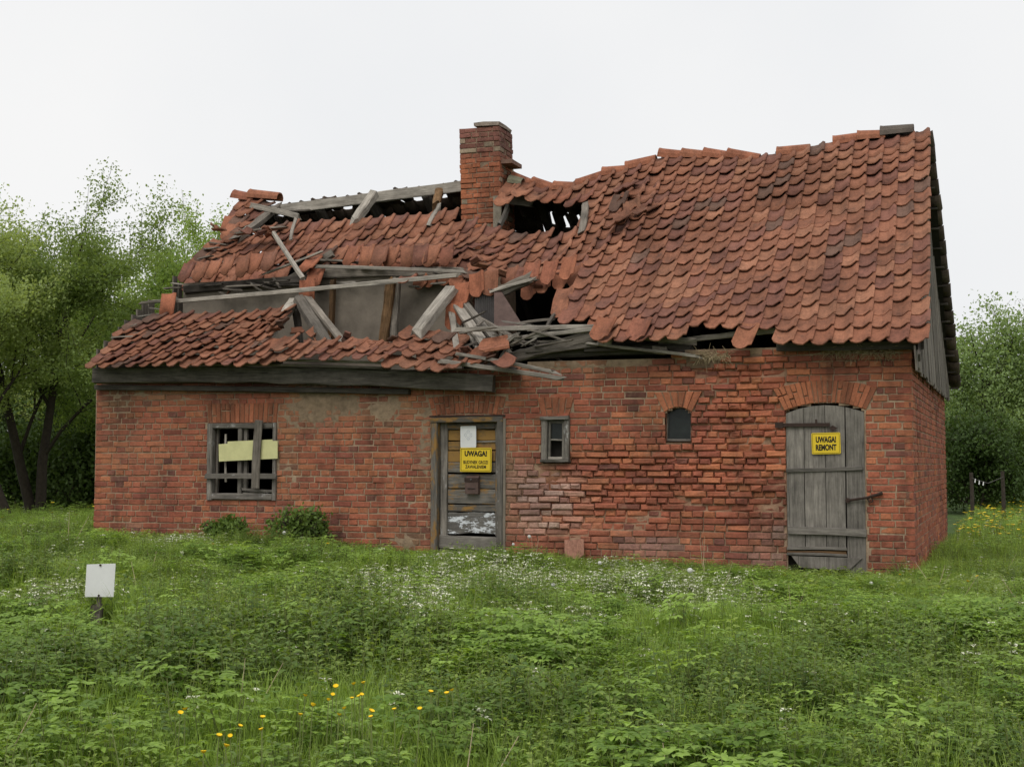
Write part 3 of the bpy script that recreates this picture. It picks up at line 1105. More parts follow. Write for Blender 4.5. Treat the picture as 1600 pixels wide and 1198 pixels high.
# ridge caps
def ridge_cap(a, b, y=YR, rad=.115, col=None):
    p0, p1 = P3(*a, y), P3(*b, y)
    p0.z -= .055
    p1.z -= .055
    d = (p1 - p0)
    ln = d.length + .05
    x = d.normalized()
    yv = Vector((0, 0, 1)).cross(x).normalized()
    z = x.cross(yv)
    m = Matrix(((x.x, yv.x, z.x, p0.x), (x.y, yv.y, z.y, p0.y), (x.z, yv.z, z.z, p0.z), (0, 0, 0, 1)))
    mb = MB()
    n = 7
    vs_ = []
    for (xx, r) in ((-.01, rad + .022), (.035, rad + .014), (ln, rad - .004)):
        for rr in (r, r - .016):
            for k in range(n + 1):
                an = math.radians(-8 + 196 * k / n)
                vs_.append((xx + U(-.004, .004), rr * math.cos(an), rr * math.sin(an)))
    fs = []
    w = n + 1
    for s in range(2):
        for k in range(n):
            a0 = s * 2 * w + k
            fs.append((a0, a0 + 1, a0 + 2 * w + 1, a0 + 2 * w))
            a1 = a0 + w
            fs.append((a1 + 1, a1, a1 + 2 * w, a1 + 2 * w + 1))
    for e in (0, 4 * w):
        for k in range(n):
            fs.append((e + k, e + w + k, e + w + k + 1, e + k + 1))
    mb.add(vs_, fs)
    o = link('ridge_tile', mb.mesh('ridge_tile', M['tile_o']), roof, m)
    o.color = (*(col if col is not None else tile_col(5, .45)), 1)
for a, b in [((800, 276), (834, 288)), ((832, 284), (868, 294)), ((867, 291), (904, 291)), ((905, 287), (945, 272)), ((944, 269), (985, 264)), ((981, 260), (1022, 249)),
             ((1031, 240), (1068, 242)), ((1066, 240), (1101, 242)), ((1100, 239), (1137, 243)), ((1137, 240), (1181, 246)), ((1216, 238), (1261, 232)),
             ((1304, 221), (1342, 214)), ((1341, 213), (1378, 210)), ((367, 304), (395, 308)), ((392, 303), (433, 306))]:
    ridge_cap(a, b)
ridge_cap((1377, 206), (1422, 201), col=(.11, .09, .075))
ridge_cap((797, 280), (812, 282), y=3.7, rad=.10, col=(.16, .15, .10))

# rafters, broken timbers and laths
def tb(name, a, b, y0, y1, w, h, mat='wood', ragged=0.0, warp=.012, up=(0, 0, 1), roll=0.0):
    return timber(name, P3(*a, y0), P3(*b, y1), w, h, M[mat], roof, up, ragged * 2.2, warp, 8, roll)
for i in range(12):                                     # rear rafters
    x = .4 + i * (LEN - .6) / 11
    timber('rafter', (x, YR + .02, rear_z(x, YR) - .14), (x, DEP, rear_z(x, DEP) - .14), .12, .13, M['wood_dark'], roof)
for i in range(5):                                      # rafters under the sound right part
    x = 6.9 + i * .85
    timber('rafter', (x, .4, roof_z(x, .4) - .2), (x, YR, roof_z(x, YR) - .28), .12, .13, M['wood_dark'], roof)
tb('ridge_board', (424, 327), (722, 293), 3.80, 3.83, .05, .17, 'wood_pale', .03, .03)
tb('ridge_board', (395, 322), (470, 340), 3.5, 3.4, .05, .09, 'wood_pale', .03)
tb('rafter', (553, 348), (582, 306), 3.0, 3.6, .13, .14, 'wood_pale', .06)
tb('rafter', (683, 322), (686, 296), 3.4, 3.75, .12, .14, 'wood_brown', .05)
tb('rafter', (672, 352), (684, 326), 2.9, 3.2, .07, .07, 'wood_pale', .05)
tb('rafter', (372, 372), (428, 326), 2.7, 3.7, .16, .10, 'wood', .08)
tb('plank', (372, 366), (440, 356), 2.5, 2.5, .16, .03, 'wood', .06)
tb('plank', (455, 375), (462, 342), 2.6, 2.9, .05, .04, 'wood_pale', .03)
tb('lath', (432, 334), (485, 327), 3.5, 3.6, .05, .03, 'wood', .03)
tb('lath', (262, 470), (712, 431), .98, .98, .035, .06, 'wood_pale', .03, .02)
tb('lath', (224, 474), (282, 466), .95, .98, .05, .04, 'wood', .03)
tb('pole', (427, 366), (474, 434), 1.75, 1.0, .055, .055, 'wood_pale', .02, .01)
tb('lath', (413, 430), (500, 393), 1.45, 1.5, .05, .03, 'wood_pale', .03)
tb('purlin', (290, 452), (500, 436), 1.45, 1.45, .10, .12, 'wood_dark', .02)
tb('purlin', (440, 444), (512, 402), 1.6, 1.6, .10, .10, 'wood', .05)
tb('purlin', (500, 428), (722, 428), 1.45, 1.45, .10, .13, 'wood', .05, .03)
tb('lath', (498, 418), (724, 424), 1.3, 1.3, .05, .05, 'wood_pale', .03)
tb('lath', (505, 406), (560, 412), 1.5, 1.5, .12, .03, 'wood', .04)
tb('post', (466, 536), (463, 480), .95, .95, .09, .09, 'wood_dark', .02)
tb('rafter', (458, 470), (424, 520), 1.0, .35, .15, .10, 'wood_pale', .09)
tb('rafter', (464, 466), (520, 548), .95, .02, .15, .12, 'wood', .03)
tb('plank', (482, 468), (548, 548), .98, .0, .10, .05, 'wood', .03)
tb('post', (611, 436), (601, 530), 1.22, 1.22, .15, .13, 'wood_brown', .03, .02)
tb('post', (619, 436), (617, 530), 1.26, 1.26, .10, .10, 'wood', .02)
tb('post', (520, 440), (518, 530), 1.36, 1.36, .10, .06, 'wood_brown', .02)
tb('rafter', (708, 452), (652, 520), .95, .1, .17, .12, 'wood_pale', .05)
tb('purlin', (770, 462), (830, 432), .95, .95, .10, .14, 'wood', .04)
tb('lath', (772, 455), (836, 436), .85, .9, .05, .04, 'wood_pale', .03)
for (a, b, w) in [((716, 478), (764, 548), .13), ((728, 476), (784, 544), .10), ((722, 492), (748, 545), .06), ((740, 490), (796, 552), .07), ((704, 490), (716, 548), .08),
                  ((724, 484), (818, 536), .05), ((756, 520), (778, 546), .05), ((708, 500), (735, 552), .09), ((745, 500), (770, 552), .10)]:
    tb('plank', a, b, U(.6, .9), U(-.15, .2), w, .05, random.choice(('wood', 'wood', 'wood_pale')), .02)
tb('lath', (708, 517), (952, 509), .05, -.02, .05, .06, 'wood_pale', .03)
tb('lath', (790, 532), (935, 514), -.1, -.1, .05, .05, 'wood_pale', .03)
tb('rafter', (796, 558), (935, 523), .05, -.05, .12, .14, 'wood', .06)
tb('plank', (778, 548), (806, 522), -.2, -.1, .05, .05, 'wood_pale', .03)
tb('lath', (774, 578), (786, 548), -.3, -.2, .06, .04, 'wood_pale', .02)
tb('lath', (722, 555), (868, 582), -.3, -.34, .05, .045, 'wood_pale', .04)
tb('lath', (690, 566), (880, 591), -.34, -.38, .05, .055, 'wood_pale', .03)
tb('plank', (720, 560), (800, 575), -.2, -.22, .12, .06, 'wood_dark', .04)
tb('plank', (838, 552), (945, 536), -.02, -.05, .10, .05, 'wood', .08)
tb('plank', (940, 536), (1085, 560), -.05, -.12, .12, .035, 'wood_pale', .08, .03)
tb('plank', (925, 548), (1040, 545), -.02, -.04, .09, .05, 'wood_dark', .06)
tb('lath', (960, 524), (1075, 532), -.08, -.08, .06, .08, 'wood', .05)
tb('lath', (1030, 535), (1222, 517), .14, .06, .05, .065, 'wood_pale', .02)
tb('plank', (934, 534), (953, 534), -.12, -.12, .05, .09, 'wood_pale', .01)
tb('plank', (1022, 545), (1042, 547), -.1, -.1, .05, .09, 'wood', .01)
tb('wall_plate', (815, 556), (1075, 545), .12, .12, .14, .13, 'wood_beam', .04, .02)
tb('wall_plate', (840, 540), (1030, 534), .3, .3, .10, .12, 'wood_dark', .04, .02)
tb('fascia', (1215, 541), (1440, 541), -.1, -.1, .04, .10, 'wood_dark', .01)
tb('lath', (880, 468), (902, 458), .9, .95, .06, .04, 'wood_pale', .03)
tb('rafter', (908, 366), (915, 322), 2.2, 2.8, .10, .10, 'wood', .03)
tb('rafter', (782, 350), (792, 325), 3.3, 3.5, .06, .08, 'wood_pale', .06)
tb('plank', (788, 312), (835, 315), 3.55, 3.55, .05, .16, 'wood', .03)
tb('lath', (786, 302), (830, 302), 3.62, 3.62, .05, .06, 'wood_pale', .02)
for i in range(16):                                    # verge boards and broken lath ends on the left slope edge
    t = i / 15
    px, py = 172 + (330 - 172) * t ** .9, 530 - 150 * t
    y = .2 + 2.3 * t
    a = P3(px + U(-6, 8), py + U(-3, 6), y)
    timber('lath', a, a + Vector((U(.15, .4), U(-.1, .1), U(-.05, .03))), .07, .02, M[random.choice(('wood', 'wood_pale'))], roof, ragged=.03)
# heaped tiles beside the collapsed fold
for i in range(8):
    a = P3(990 + U(-30, 35), 335 - i * 7 + U(-4, 4), 2.1 + i * .16)
    m = Matrix.Translation(a + Vector((0, 0, .0))) @ Matrix.Rotation(U(.3, .9), 4, 'X') @ Matrix.Rotation(U(-.6, .3), 4, 'Z') @ Matrix.Rotation(U(-.5, .1), 4, 'Y')
    o = link('roof_tile', tmesh[random.randrange(7, 10)], roof, m)
    o.color = (*(tile_col() * .75), 1)

for i in range(26):                                    # small splintered pieces in the collapse
    px, py = U(712, 850), U(500, 552)
    a = P3(px, py, U(-.2, .55))
    d = Vector((U(-.2, 1), U(-.3, .3), U(-.45, .35))).normalized() * U(.2, .6)
    timber('splinter', a, a + d, U(.025, .06), U(.015, .035), M[random.choice(('wood', 'wood', 'wood_pale', 'wood_dark'))], roof, ragged=.05, warp=.01, nseg=3)
for i in range(16):
    px = U(300, 720)
    a = P3(px, 452 - (px - 300) * .03 + U(-12, 8), U(1.2, 1.42))
    timber('splinter', a, a + Vector((U(-.5, .5), U(-.1, .1), U(-.12, .12))), U(.03, .06), U(.02, .03), M[random.choice(('wood', 'wood_dark', 'wood_pale'))], roof, ragged=.05, warp=.01, nseg=3)
for px0, px1, py0, py1, y0, n in ((425, 520, 505, 540, .25, 12), (520, 640, 532, 540, -.02, 8), (700, 800, 545, 580, -.2, 14), (720, 840, 395, 450, 1.1, 8), (330, 470, 355, 372, 2.4, 8)):
    for i in range(n):                                 # broken tile pieces
        t = U(0, 1)
        a = P3(px0 + (px1 - px0) * t, py0 + (py1 - py0) * t + U(-6, 6), y0 + U(-.05, .1))
        m = Matrix.Translation(a) @ Matrix.Rotation(U(0, 6.28), 4, 'Z') @ Matrix.Rotation(U(-.7, .7), 4, 'X') @ Matrix.Rotation(U(-.6, .6), 4, 'Y') @ Matrix.Diagonal((U(.4, .8), U(.3, .6), 1, 1))
        o = link('tile_shard', tmesh[random.randrange(7, 10)], roof, m)
        o.color = (*(tile_col() * U(.7, 1.0)), 1)

# eaves beam on the left, tilted and slightly bowed
a0, a1 = P3(147, 587, -.16), P3(772, 599, -.16)
timber('eaves_beam', a0, a1, .10, .215, M['wood_beam'], house, warp=.008, nseg=14, bow=.045)
timber('eaves_board', P3(150, 606, -.05), P3(640, 612, -.05), .08, .07, M['wood_dark'], house, warp=.01, nseg=8)
timber('eaves_board', P3(300, 570, -.22), P3(605, 577, -.22), .14, .03, M['wood'], house, ragged=.05, warp=.02, nseg=8)
timber('eaves_board', P3(200, 570, -.22), P3(440, 566, -.22), .10, .04, M['wood_dark'], house, warp=.01)
timber('eaves_board', P3(420, 563, -.24), P3(690, 573, -.24), .06, .03, M['wood_pale'], house, ragged=.03, warp=.02)

# grey plastered partition inside the attic
mb = MB()
xa, za = P(286, 470, 1.5)
xb, _ = P(722, 470, 1.5)
mb.box(xa, xb, 1.5, 1.58, 2.27, P(500, 432, 1.5)[1])
mb.build('attic_partition', M['plaster'], house)
mb = MB()                                             # corrugated sheet and rusted plate hanging in the hole
xa, z1 = P(742, 452, .9)
xb, z0 = P(774, 520, .9)
n = 18
for k in range(n):
    u0, u1 = xa + (xb - xa) * k / n, xa + (xb - xa) * (k + 1) / n
    d0, d1 = .9 + .02 * (k % 2), .9 + .02 * ((k + 1) % 2)
    mb.quad((u0, d0, z0), (u1, d1, z0), (u1, d1, z1), (u0, d0, z1))
mb.build('corrugated_sheet', M['zinc'], roof)
mb = MB()
pts = [P3(772, 452, .88), P3(782, 455, .88), P3(818, 512, .5), P3(772, 515, .5)]
q = Vector((0, .015, .01))
mb.add(pts + [p + q for p in pts], [(0, 1, 2, 3), (7, 6, 5, 4), (0, 4, 5, 1), (1, 5, 6, 2), (2, 6, 7, 3), (3, 7, 4, 0)])
mb.build('rusted_plate', M['rustsheet'], roof)

# gable boarding on both ends
for side_i, gx in ((1, LEN + .045), (0, -.03)):
    gb = part('gable_boarding')
    y = -.27 if side_i else .06
    while y < DEP + .2:
        w = U(.12, .17)
        ym = y + w / 2
        zt = (roof_z(min(LEN, max(0, gx)), ym) if ym < YR else rear_z(min(LEN, max(0, gx)), ym)) - .07
        if side_i == 0 and 1.2 < ym < 4.6:
            zt -= U(0, .5)
        z0 = (2.2 if side_i else 2.32) + U(-.04, .03)
        if zt > z0 + .08:
            timber('board', (gx + U(-.006, .006), ym, z0), (gx + U(-.006, .006) - side_i * .05 * (zt - z0), ym, zt), w - .008, .022, M['wood'], gb, up=(1, 0, 0), warp=.004, nseg=2)
        y += w
for i, (ya, yb) in enumerate(((-.3, YR),)):
    zf = roof_z if i == 0 else rear_z
    timber('verge_board', (LEN + (.075, -.09)[i], ya, zf(LEN, ya) - .11), (LEN + (-.09, .2)[i], yb, zf(LEN, yb) - .11), .03, .10, M['wood_dark'], roof)
for i in range(14):                                    # lath ends carrying the rear overhang
    y = YR + .15 + i * .31
    timber('lath', (LEN - .3, y, rear_z(LEN, y) - .05), (verge_x(y, rear_z(LEN, y)) - .04, y, rear_z(LEN, y) - .05), .05, .03, M['wood_dark'], roof, warp=.002, nseg=1)

# ------------------------------------------------------------------ chimney
chim = part('chimney')
CY0, CW = 3.45, .60
cxl = lambda z: P(722, 345, CY0)[0] - .028 * (z - 4.4)
CXW = P(783, 270, CY0)[0] - P(721, 270, CY0)[0]
CZ1 = P(750, 196, CY0)[1]
mb = MB()
mb.col = (.27, .19, .13)
z0, z1 = 3.0, CZ1 - .05
mb.add([(cxl(z0) + .012, CY0 + .012, z0), (cxl(z0) + CXW - .012, CY0 + .012, z0), (cxl(z0) + CXW - .012, CY0 + CW - .012, z0), (cxl(z0) + .012, CY0 + CW - .012, z0),
        (cxl(z1) + .012, CY0 + .012, z1), (cxl(z1) + CXW - .012, CY0 + .012, z1), (cxl(z1) + CXW - .012, CY0 + CW - .012, z1), (cxl(z1) + .012, CY0 + CW - .012, z1)],
       [(4, 5, 6, 7), (0, 1, 5, 4), (1, 2, 6, 5), (2, 3, 7, 6), (3, 0, 4, 7)])
mb.build('mortar_core', M['mortar'], chim, colors=True)
def chim_col(x, z):
    c = np.array((.42, .13, .062)) * U(.7, 1.15)
    k = float(sstep(5.55, 5.85, z))
    d = np.array((.20, .075, .06)) * U(.7, 1.3)
    c = c * (1 - k) + d * k
    if R() < .12: c = np.array((.33, .25, .18)) * U(.7, 1)
    return c
faces = [(lambda a, o, z: (cxl(z) + a, CY0 - o, z), CXW), (lambda a, o, z: (cxl(z) + CXW + o, CY0 + a, z), CW), (lambda a, o, z: (cxl(z) - o, CY0 + CW - a, z), CW), (lambda a, o, z: (cxl(z) + CXW - a, CY0 + CW + o, z), CXW)]
for fi, (mp, wd) in enumerate(faces):
    nb = 0
    mass = MB()
    for s in course_specs(lambda z: 0.0, lambda z: wd, 4.1, CZ1, [], chim_col, lambda x, z: .18, fi % 2):
        off = s[4] + U(-.008, .008)
        if fi == 0 and s[2] > CZ1 - .1 and .2 < (s[0] + s[1]) / 2 < .28:
            continue
        if fi == 0:
            mb = MB()
            mb.col = tuple(s[5])
            quadbrick(mb, q4(s), mp, off, .09, .008, .005)
            mb.build('brick', M['brick_a'], chim, colors=True)
        else:
            mass.col = tuple(s[5] * (1, .8)[fi == 1])  # right face bricks darkened, its shade put into the colour
            quadbrick(mass, q4(s), mp, off, .09, .008, .005)
    if fi:
        mass.build('brick_face', M['brick_a'], chim, colors=True)
mb = MB()
mb.col = (.27, .22, .18)
xl = cxl(CZ1)
vs_ = []
for zz in (CZ1 - .012, CZ1 + .035):
    for (x, y) in ((xl + .235, CY0 - .012), (xl + .40, CY0 - .02), (xl + CXW + .002, CY0 - .006), (xl + CXW + .004, CY0 + .3), (xl + CXW - .01, CY0 + CW - .01), (xl + .3, CY0 + CW), (xl + .24, CY0 + .3)):
        vs_.append((x + U(-.012, .012), y + U(-.01, .01), zz + U(-.012, .012)))
n = 7
mb.add(vs_, [tuple(range(n - 1, -1, -1)), tuple(range(n, 2 * n))] + [(k, (k + 1) % n, n + (k + 1) % n, n + k) for k in range(n)])
mb.build('cap', M['mortar'], chim, colors=True)
mb = MB()                                             # projecting ledge on the chimney's right side
mb.col = (.2, .12, .09)
lx, lz = P(784, 256, CY0 + .2)
mb.box(cxl(lz) + CXW - .02, cxl(lz) + CXW + .17, CY0 + .05, CY0 + .5, lz - .03, lz + .03)
mb.build('ledge', M['mortar'], chim, colors=True)
mb = MB()
mb.col = (.30, .26, .20)
zz = P(775, 340, CY0)[1]
mb.box(cxl(zz) + CXW - .12, cxl(zz) + CXW + .006, CY0 - .012, CY0 + .02, zz - .18, zz + .32)
mb.build('mortar_patch', M['mortar'], chim, colors=True)
# ------------------------------------------------------------------ doors and windows
def hboard(name, par, x0, x1, z0, z1, y, th, mat, ragged=0.0, warp=.003, tilt=0.0):
    zm = (z0 + z1) / 2
    return timber(name, (x0, y, zm), (x1, y, zm + tilt), th, z1 - z0, M[mat], par, (0, 0, 1), ragged, warp, 4)
def vboard(name, par, x0, x1, z0, z1, y, th, mat, ragged=0.0, warp=.003, tilt=0.0):
    xm = (x0 + x1) / 2
    return timber(name, (xm, y, z0), (xm + tilt, y, z1), x1 - x0, th, M[mat], par, (0, -1, 0), ragged, warp, 4)
def plank_poly(name, par, pts, y, th, mat, jit=.002):
    """flat board cut to an outline of (x, z) points, grain along z"""
    m = Matrix(((0, 1, 0, 0), (0, 0, 1, y), (1, 0, 0, 0), (0, 0, 0, 1)))
    mb = MB()
    n = len(pts)
    v0 = [(z + U(-jit, jit), x + U(-jit, jit), -th / 2) for x, z in pts]
    v1 = [(a, b, th / 2) for a, b, c in v0]
    mb.add(v0 + v1, [tuple(range(n)), tuple(range(2 * n - 1, n - 1, -1))] + [(k, n + k, n + (k + 1) % n, (k + 1) % n) for k in range(n)])
    return link(name, mb.mesh(name, M[mat]), par, m)
def xz(px, py, y=0.0):
    return P(px, py, y)

# front door
door = part('front_door')
dx0, dx1, dz0, dz1 = DR
vboard('door_post', door, dx0, dx0 + .085, dz0 - .05, dz1, .055, .15, 'wood_worn')
vboard('door_post', door, dx1 - .08, dx1, dz0 - .05, dz1, .055, .15, 'wood_frame')
hboard('door_head', door, dx0, dx1, dz1 - .065, dz1 + .005, .05, .15, 'wood_worn')
lx0, lx1, ly = dx0 + .085, dx1 - .08, .115
zz = lambda py: P(730, py, .1)[1]
vboard('stile', door, lx0, lx0 + .095, dz0, dz1 - .065, ly - .01, .05, 'wood_frame')
vboard('stile', door, lx1 - .055, lx1, zz(836), dz1 - .065, ly - .006, .05, 'wood_worn')
hboard('rail', door, lx0 + .095, lx1 - .055, zz(671), dz1 - .065, ly - .004, .05, 'wood_worn')
bx0, bx1 = lx0 + .097, lx1 - .057
for a, b, mt in ((671.5, 688, 'wood_ochre'), (689, 703, 'wood_ochre'), (704, 721, 'wood_ochre'), (722, 738, 'wood_worn'), (740, 763, 'wood_worn'), (764, 787, 'wood_worn'), (788.5, 799, 'wood_worn'), (800, 834, 'wood_flake')):
    hboard('board', door, bx0, bx1, zz(b), zz(a), ly + .008 + U(-.004, .004), .03, mt, warp=.002)
hboard('rail', door, lx0, lx1, zz(857), zz(835), ly - .02, .06, 'wood_door', tilt=-.02)
hboard('rail', door, lx0, lx1, dz0 - .06, zz(858.5), ly - .012, .06, 'wood_door', tilt=-.015)
hboard('moulding', door, P(744, 689, .1)[0], P(776, 689, .1)[0], zz(691), zz(688.5), ly - .014, .012, 'wood_pale')
mb = MB()
mb.box(dx0 - .02, dx1 + .03, -.004, .1, dz1 + .005, dz1 + .025)
mb.build('gap', M['dark'], door)  # solid near-black strip standing in for the shade above the head
vboard('mortar_strip', door, dx1 + .002, dx1 + .035, .12, dz1 - .02, .0, .03, 'plaster')

# boarded window on the left
win = part('boarded_window')
wx0, wx1, wz0, wz1 = W1
K = 7.986
c3 = lambda a, b, y=0.0: P(310 + a / K, 640 + b / K, y)
vboard('frame', win, wx0, wx0 + .085, wz0, wz1, .02, .10, 'wood_frame')
vboard('frame', win, wx1 - .05, wx1, wz0, wz1, .02, .10, 'wood_frame')
hboard('frame', win, wx0 + .085, wx1 - .05, wz1 - .07, wz1, .02, .10, 'wood_frame')
hboard('frame', win, wx0 + .085, wx1 - .05, wz0, wz0 + .085, .02, .11, 'wood_frame')
vboard('frame', win, wx0 + .086, wx0 + .12, wz0 + .085, wz1 - .07, .08, .05, 'wood')
m0, m1 = c3(490, 600)[0], c3(540, 600)[0]
vboard('mullion', win, m0, m1, wz0 + .08, wz1 - .06, .03, .08, 'wood_frame')
vboard('sash', win, m1 + .006, c3(592, 600)[0], wz0 + .08, wz1 - .06, .05, .05, 'wood_frame')
vboard('sash', win, wx1 - .075, wx1 - .052, wz0 + .08, wz1 - .06, .05, .05, 'wood_frame')
a, b = c3(535, 992), c3(960, 1008)
timber('sash', (a[0], .0, a[1]), (b[0], .01, b[1]), .04, .035, M['wood_frame'], win, ragged=.02)
a, b = c3(560, 1050), c3(820, 1046)
timber('sash', (a[0], .03, a[1]), (b[0], .03, b[1]), .04, .03, M['wood_pale'], win, ragged=.03)
a, b = c3(330, 900), c3(330, 305)
timber('stick', (a[0], .02, a[1]), (b[0], .02, b[1]), .028, .02, M['wood_pale'], win, up=(0, -1, 0))
pts = [c3(*q, -.045) for q in ((260, 645), (990, 608), (990, 388), (926, 388), (925, 370), (367, 396), (366, 422), (255, 430))]
plank_poly('cream_board', win, pts, -.045, .014, 'cream', 0)['label'] = 'pale yellow board nailed across the window'
a, b = c3(78, 838, -.06), c3(978, 822, -.06)
timber('batten', (a[0], -.06, a[1]), (b[0], -.06, b[1]), .025, .068, M['wood_frame'], win, ragged=.01)
a, b = c3(717, 980, -.085), c3(747, 135, -.085)
timber('batten', (a[0], -.085, a[1]), (b[0], -.085, b[1]), .108, .025, M['wood'], win, up=(0, -1, 0), ragged=.008)

# narrow window
wn2 = part('narrow_window')
nx0, nx1, nz0, nz1 = W2
vboard('frame', wn2, nx0, nx0 + .075, nz0, nz1 - .045, .02, .10, 'wood_frame')
vboard('frame', wn2, nx1 - .07, nx1, nz0, nz1 - .045, .02, .10, 'wood_frame')
hboard('frame', wn2, nx0 - .005, nx1 + .005, nz1 - .045, nz1, .0, .12, 'wood_frame')
hboard('frame', wn2, nx0 + .0, nx1, nz0, nz0 + .035, .0, .12, 'wood_frame')
vboard('sash', wn2, nx0 + .078, nx0 + .106, nz0 + .04, nz1 - .07, .035, .04, 'wood_pale')
vboard('sash', wn2, nx1 - .10, nx1 - .073, nz0 + .04, nz1 - .07, .035, .04, 'wood_pale')
hboard('sash', wn2, nx0 + .078, nx1 - .073, nz1 - .085, nz1 - .05, .035, .04, 'wood_frame')
hboard('sash', wn2, nx0 + .078, nx1 - .073, nz0 + .036, nz0 + .068, .033, .04, 'wood_pale')
zb = P(868, 687, .03)[1]
hboard('glazing_bar', wn2, nx0 + .106, nx1 - .10, zb - .009, zb + .009, .035, .03, 'wood_pale')
mb = MB()
mb.box(nx0 + .106, nx1 - .10, .045, .049, zb + .01, nz1 - .086)
mb.build('pane', M['glass'], wn2)
mb = MB()
mb.box(nx0, nx1, .15, .16, nz0, nz1)
mb.build('backing', M['dark'], wn2)  # near-black sheet in place of the unlit room behind the window

# arched pane
wn3 = part('arched_window')
hx0, hx1, hz0, hz1 = W3
mb = MB()
top = arc(hx0, hx1, hz1, W3APEX - hz1, 8)
ol = [(hx0, hz0), (hx1, hz0)] + top[::-1]
mb.add([(x, .085, z) for x, z in ol], [tuple(range(len(ol)))])
mb.build('pane', M['glass'], wn3)
hboard('frame', wn3, hx0, hx1, hz0, hz0 + .028, .075, .03, 'wood_frame')
vboard('frame', wn3, hx0, hx0 + .014, hz0 + .028, hz1, .075, .02, 'wood_frame')
vboard('frame', wn3, hx1 - .014, hx1, hz0 + .028, hz1, .075, .02, 'wood_frame')

# plank door with arched head
bd = part('plank_door')
KB = 3.63
cb = lambda a, b, y=.02: P(1200 + a / KB, 580 + b / KB, y)
edges = [P(1227.5, 760, .02)[0] + .012, P(1257.5, 760, .02)[0], P(1290.5, 760, .02)[0], P(1322.5, 760, .02)[0], P(1353, 760, .02)[0] - .004]
def arch_z(x):
    t = (x - BD[0]) / (BD[1] - BD[0])
    return BD[3] - .02 + (BDAPEX - BD[3]) * (1 - (2 * t - 1) ** 2)
bots = [cb(150, 1012)[1], cb(270, 1005)[1], cb(390, 1008)[1], cb(510, 1160)[1]]
for k in range(4):
    x0, x1 = edges[k] + .004, edges[k + 1] - .004 - .006 * (k == 2)
    pts = [(x0, bots[k]), (x1, bots[k])] + [(x1 + (x0 - x1) * t, arch_z(x1 + (x0 - x1) * t)) for t in (0, .33, .66, 1)]
    plank_poly('plank', bd, pts, .025 + U(-.003, .003), .03, 'wood_door')
def ledge(a, b, h, y, name='ledge', mat='wood_door', rag=.006):
    pa, pb = cb(*a), cb(*b)
    return timber(name, (pa[0], y, pa[1]), (pb[0], y, pb[1]), .028, h, M[mat], bd, ragged=rag)
ledge((108, 556), (538, 553), .043, -.005)
ledge((114, 898), (556, 922), .085, -.005)
ledge((112, 1003), (448, 1010), .035, -.005)
ledge((112, 1022), (445, 1030), .05, .012, 'ledge', 'wood_brown')
ledge((112, 1036), (448, 1044), .03, .0, 'ledge', 'wood_door')
pts = [cb(*q) for q in ((185, 1110), (460, 1125), (535, 1058), (135, 1045))]
plank_poly('bottom_board', bd, pts, .0, .028, 'wood_door')
mb = MB()
mb.box(BD[0], BD[1], .10, .12, -.1, BDAPEX)
mb.build('backing', M['dark'], bd)  # darkness behind the planks painted as a near-black sheet
mb = MB()
a, b = cb(55, 305, -.02), cb(350, 318, -.02)
mb.box(a[0], b[0], -.016, -.006, a[1] - .02, a[1] + .02)
cc = cb(365, 322, -.02)
mb.add([(b[0] - .01, -.017, cc[1]), (b[0] + .03, -.019, cc[1] + .032), (b[0] + .085, -.017, cc[1]), (b[0] + .03, -.019, cc[1] - .032), (b[0] + .03, -.005, cc[1])], [(0, 3, 2, 1), (0, 1, 4), (1, 2, 4), (2, 3, 4), (3, 0, 4)])
mb.box(a[0] - .03, a[0] + .06, -.02, .0, a[1] - .032, a[1] + .032)
mb.box(cb(270, 300)[0], cb(280, 300)[0], -.018, -.005, a[1] - .01, a[1] + .06)
mb.build('strap_hinge', M['iron'], bd)
mb = MB()
a, b, c = cb(452, 732, -.03), cb(560, 716, -.03), cb(650, 690, -.03)
mb.tube([(a[0], -.02, a[1]), (b[0], -.035, b[1]), (c[0], -.03, c[1])], [.015, .013, .02], 6)
mb.tube([(a[0], .02, a[1]), (a[0], -.03, a[1])], .03, 6)
e = cb(578, 745, -.03)
mb.tube([(b[0], -.02, b[1]), (e[0], -.03, e[1]), (e[0] + .03, -.02, e[1] + .015), (b[0] + .05, -.02, b[1] + .01)], .009, 5)
mb.build('latch', M['iron'], bd)

# ------------------------------------------------------------------ things fixed to the doors
HM = Matrix.Translation((HB[0], HB[1], 0)) @ Matrix.Rotation(HROT, 4, 'Z')
def text_part(txt, parent, width, height, cx, cz, y, mat, bold=.044):
    cu = bpy.data.curves.new('lettering', 'FONT')
    cu.body = txt
    cu.size = 1.0
    cu.offset = bold
    cu.align_x = 'CENTER'
    tmp = bpy.data.objects.new('lettering_curve', cu)
    COL.objects.link(tmp)
    dg = bpy.context.evaluated_depsgraph_get()
    me = bpy.data.meshes.new_from_object(tmp.evaluated_get(dg))
    bpy.data.objects.remove(tmp)
    co = np.empty(len(me.vertices) * 3, np.float32)
    me.vertices.foreach_get('co', co)
    co = co.reshape(-1, 3)
    mn, mx = co.min(0), co.max(0)
    new = np.zeros_like(co)
    new[:, 0] = ((co[:, 0] - mn[0]) / (mx[0] - mn[0]) - .5) * width + cx
    new[:, 2] = ((co[:, 1] - mn[1]) / (mx[1] - mn[1]) - .5) * height + cz
    new[:, 1] = y
    me.vertices.foreach_set('co', new.ravel())
    me.name = 'lettering'
    me.materials.clear()
    me.materials.append(mat)
    me.update()
    return link('lettering', me, parent)
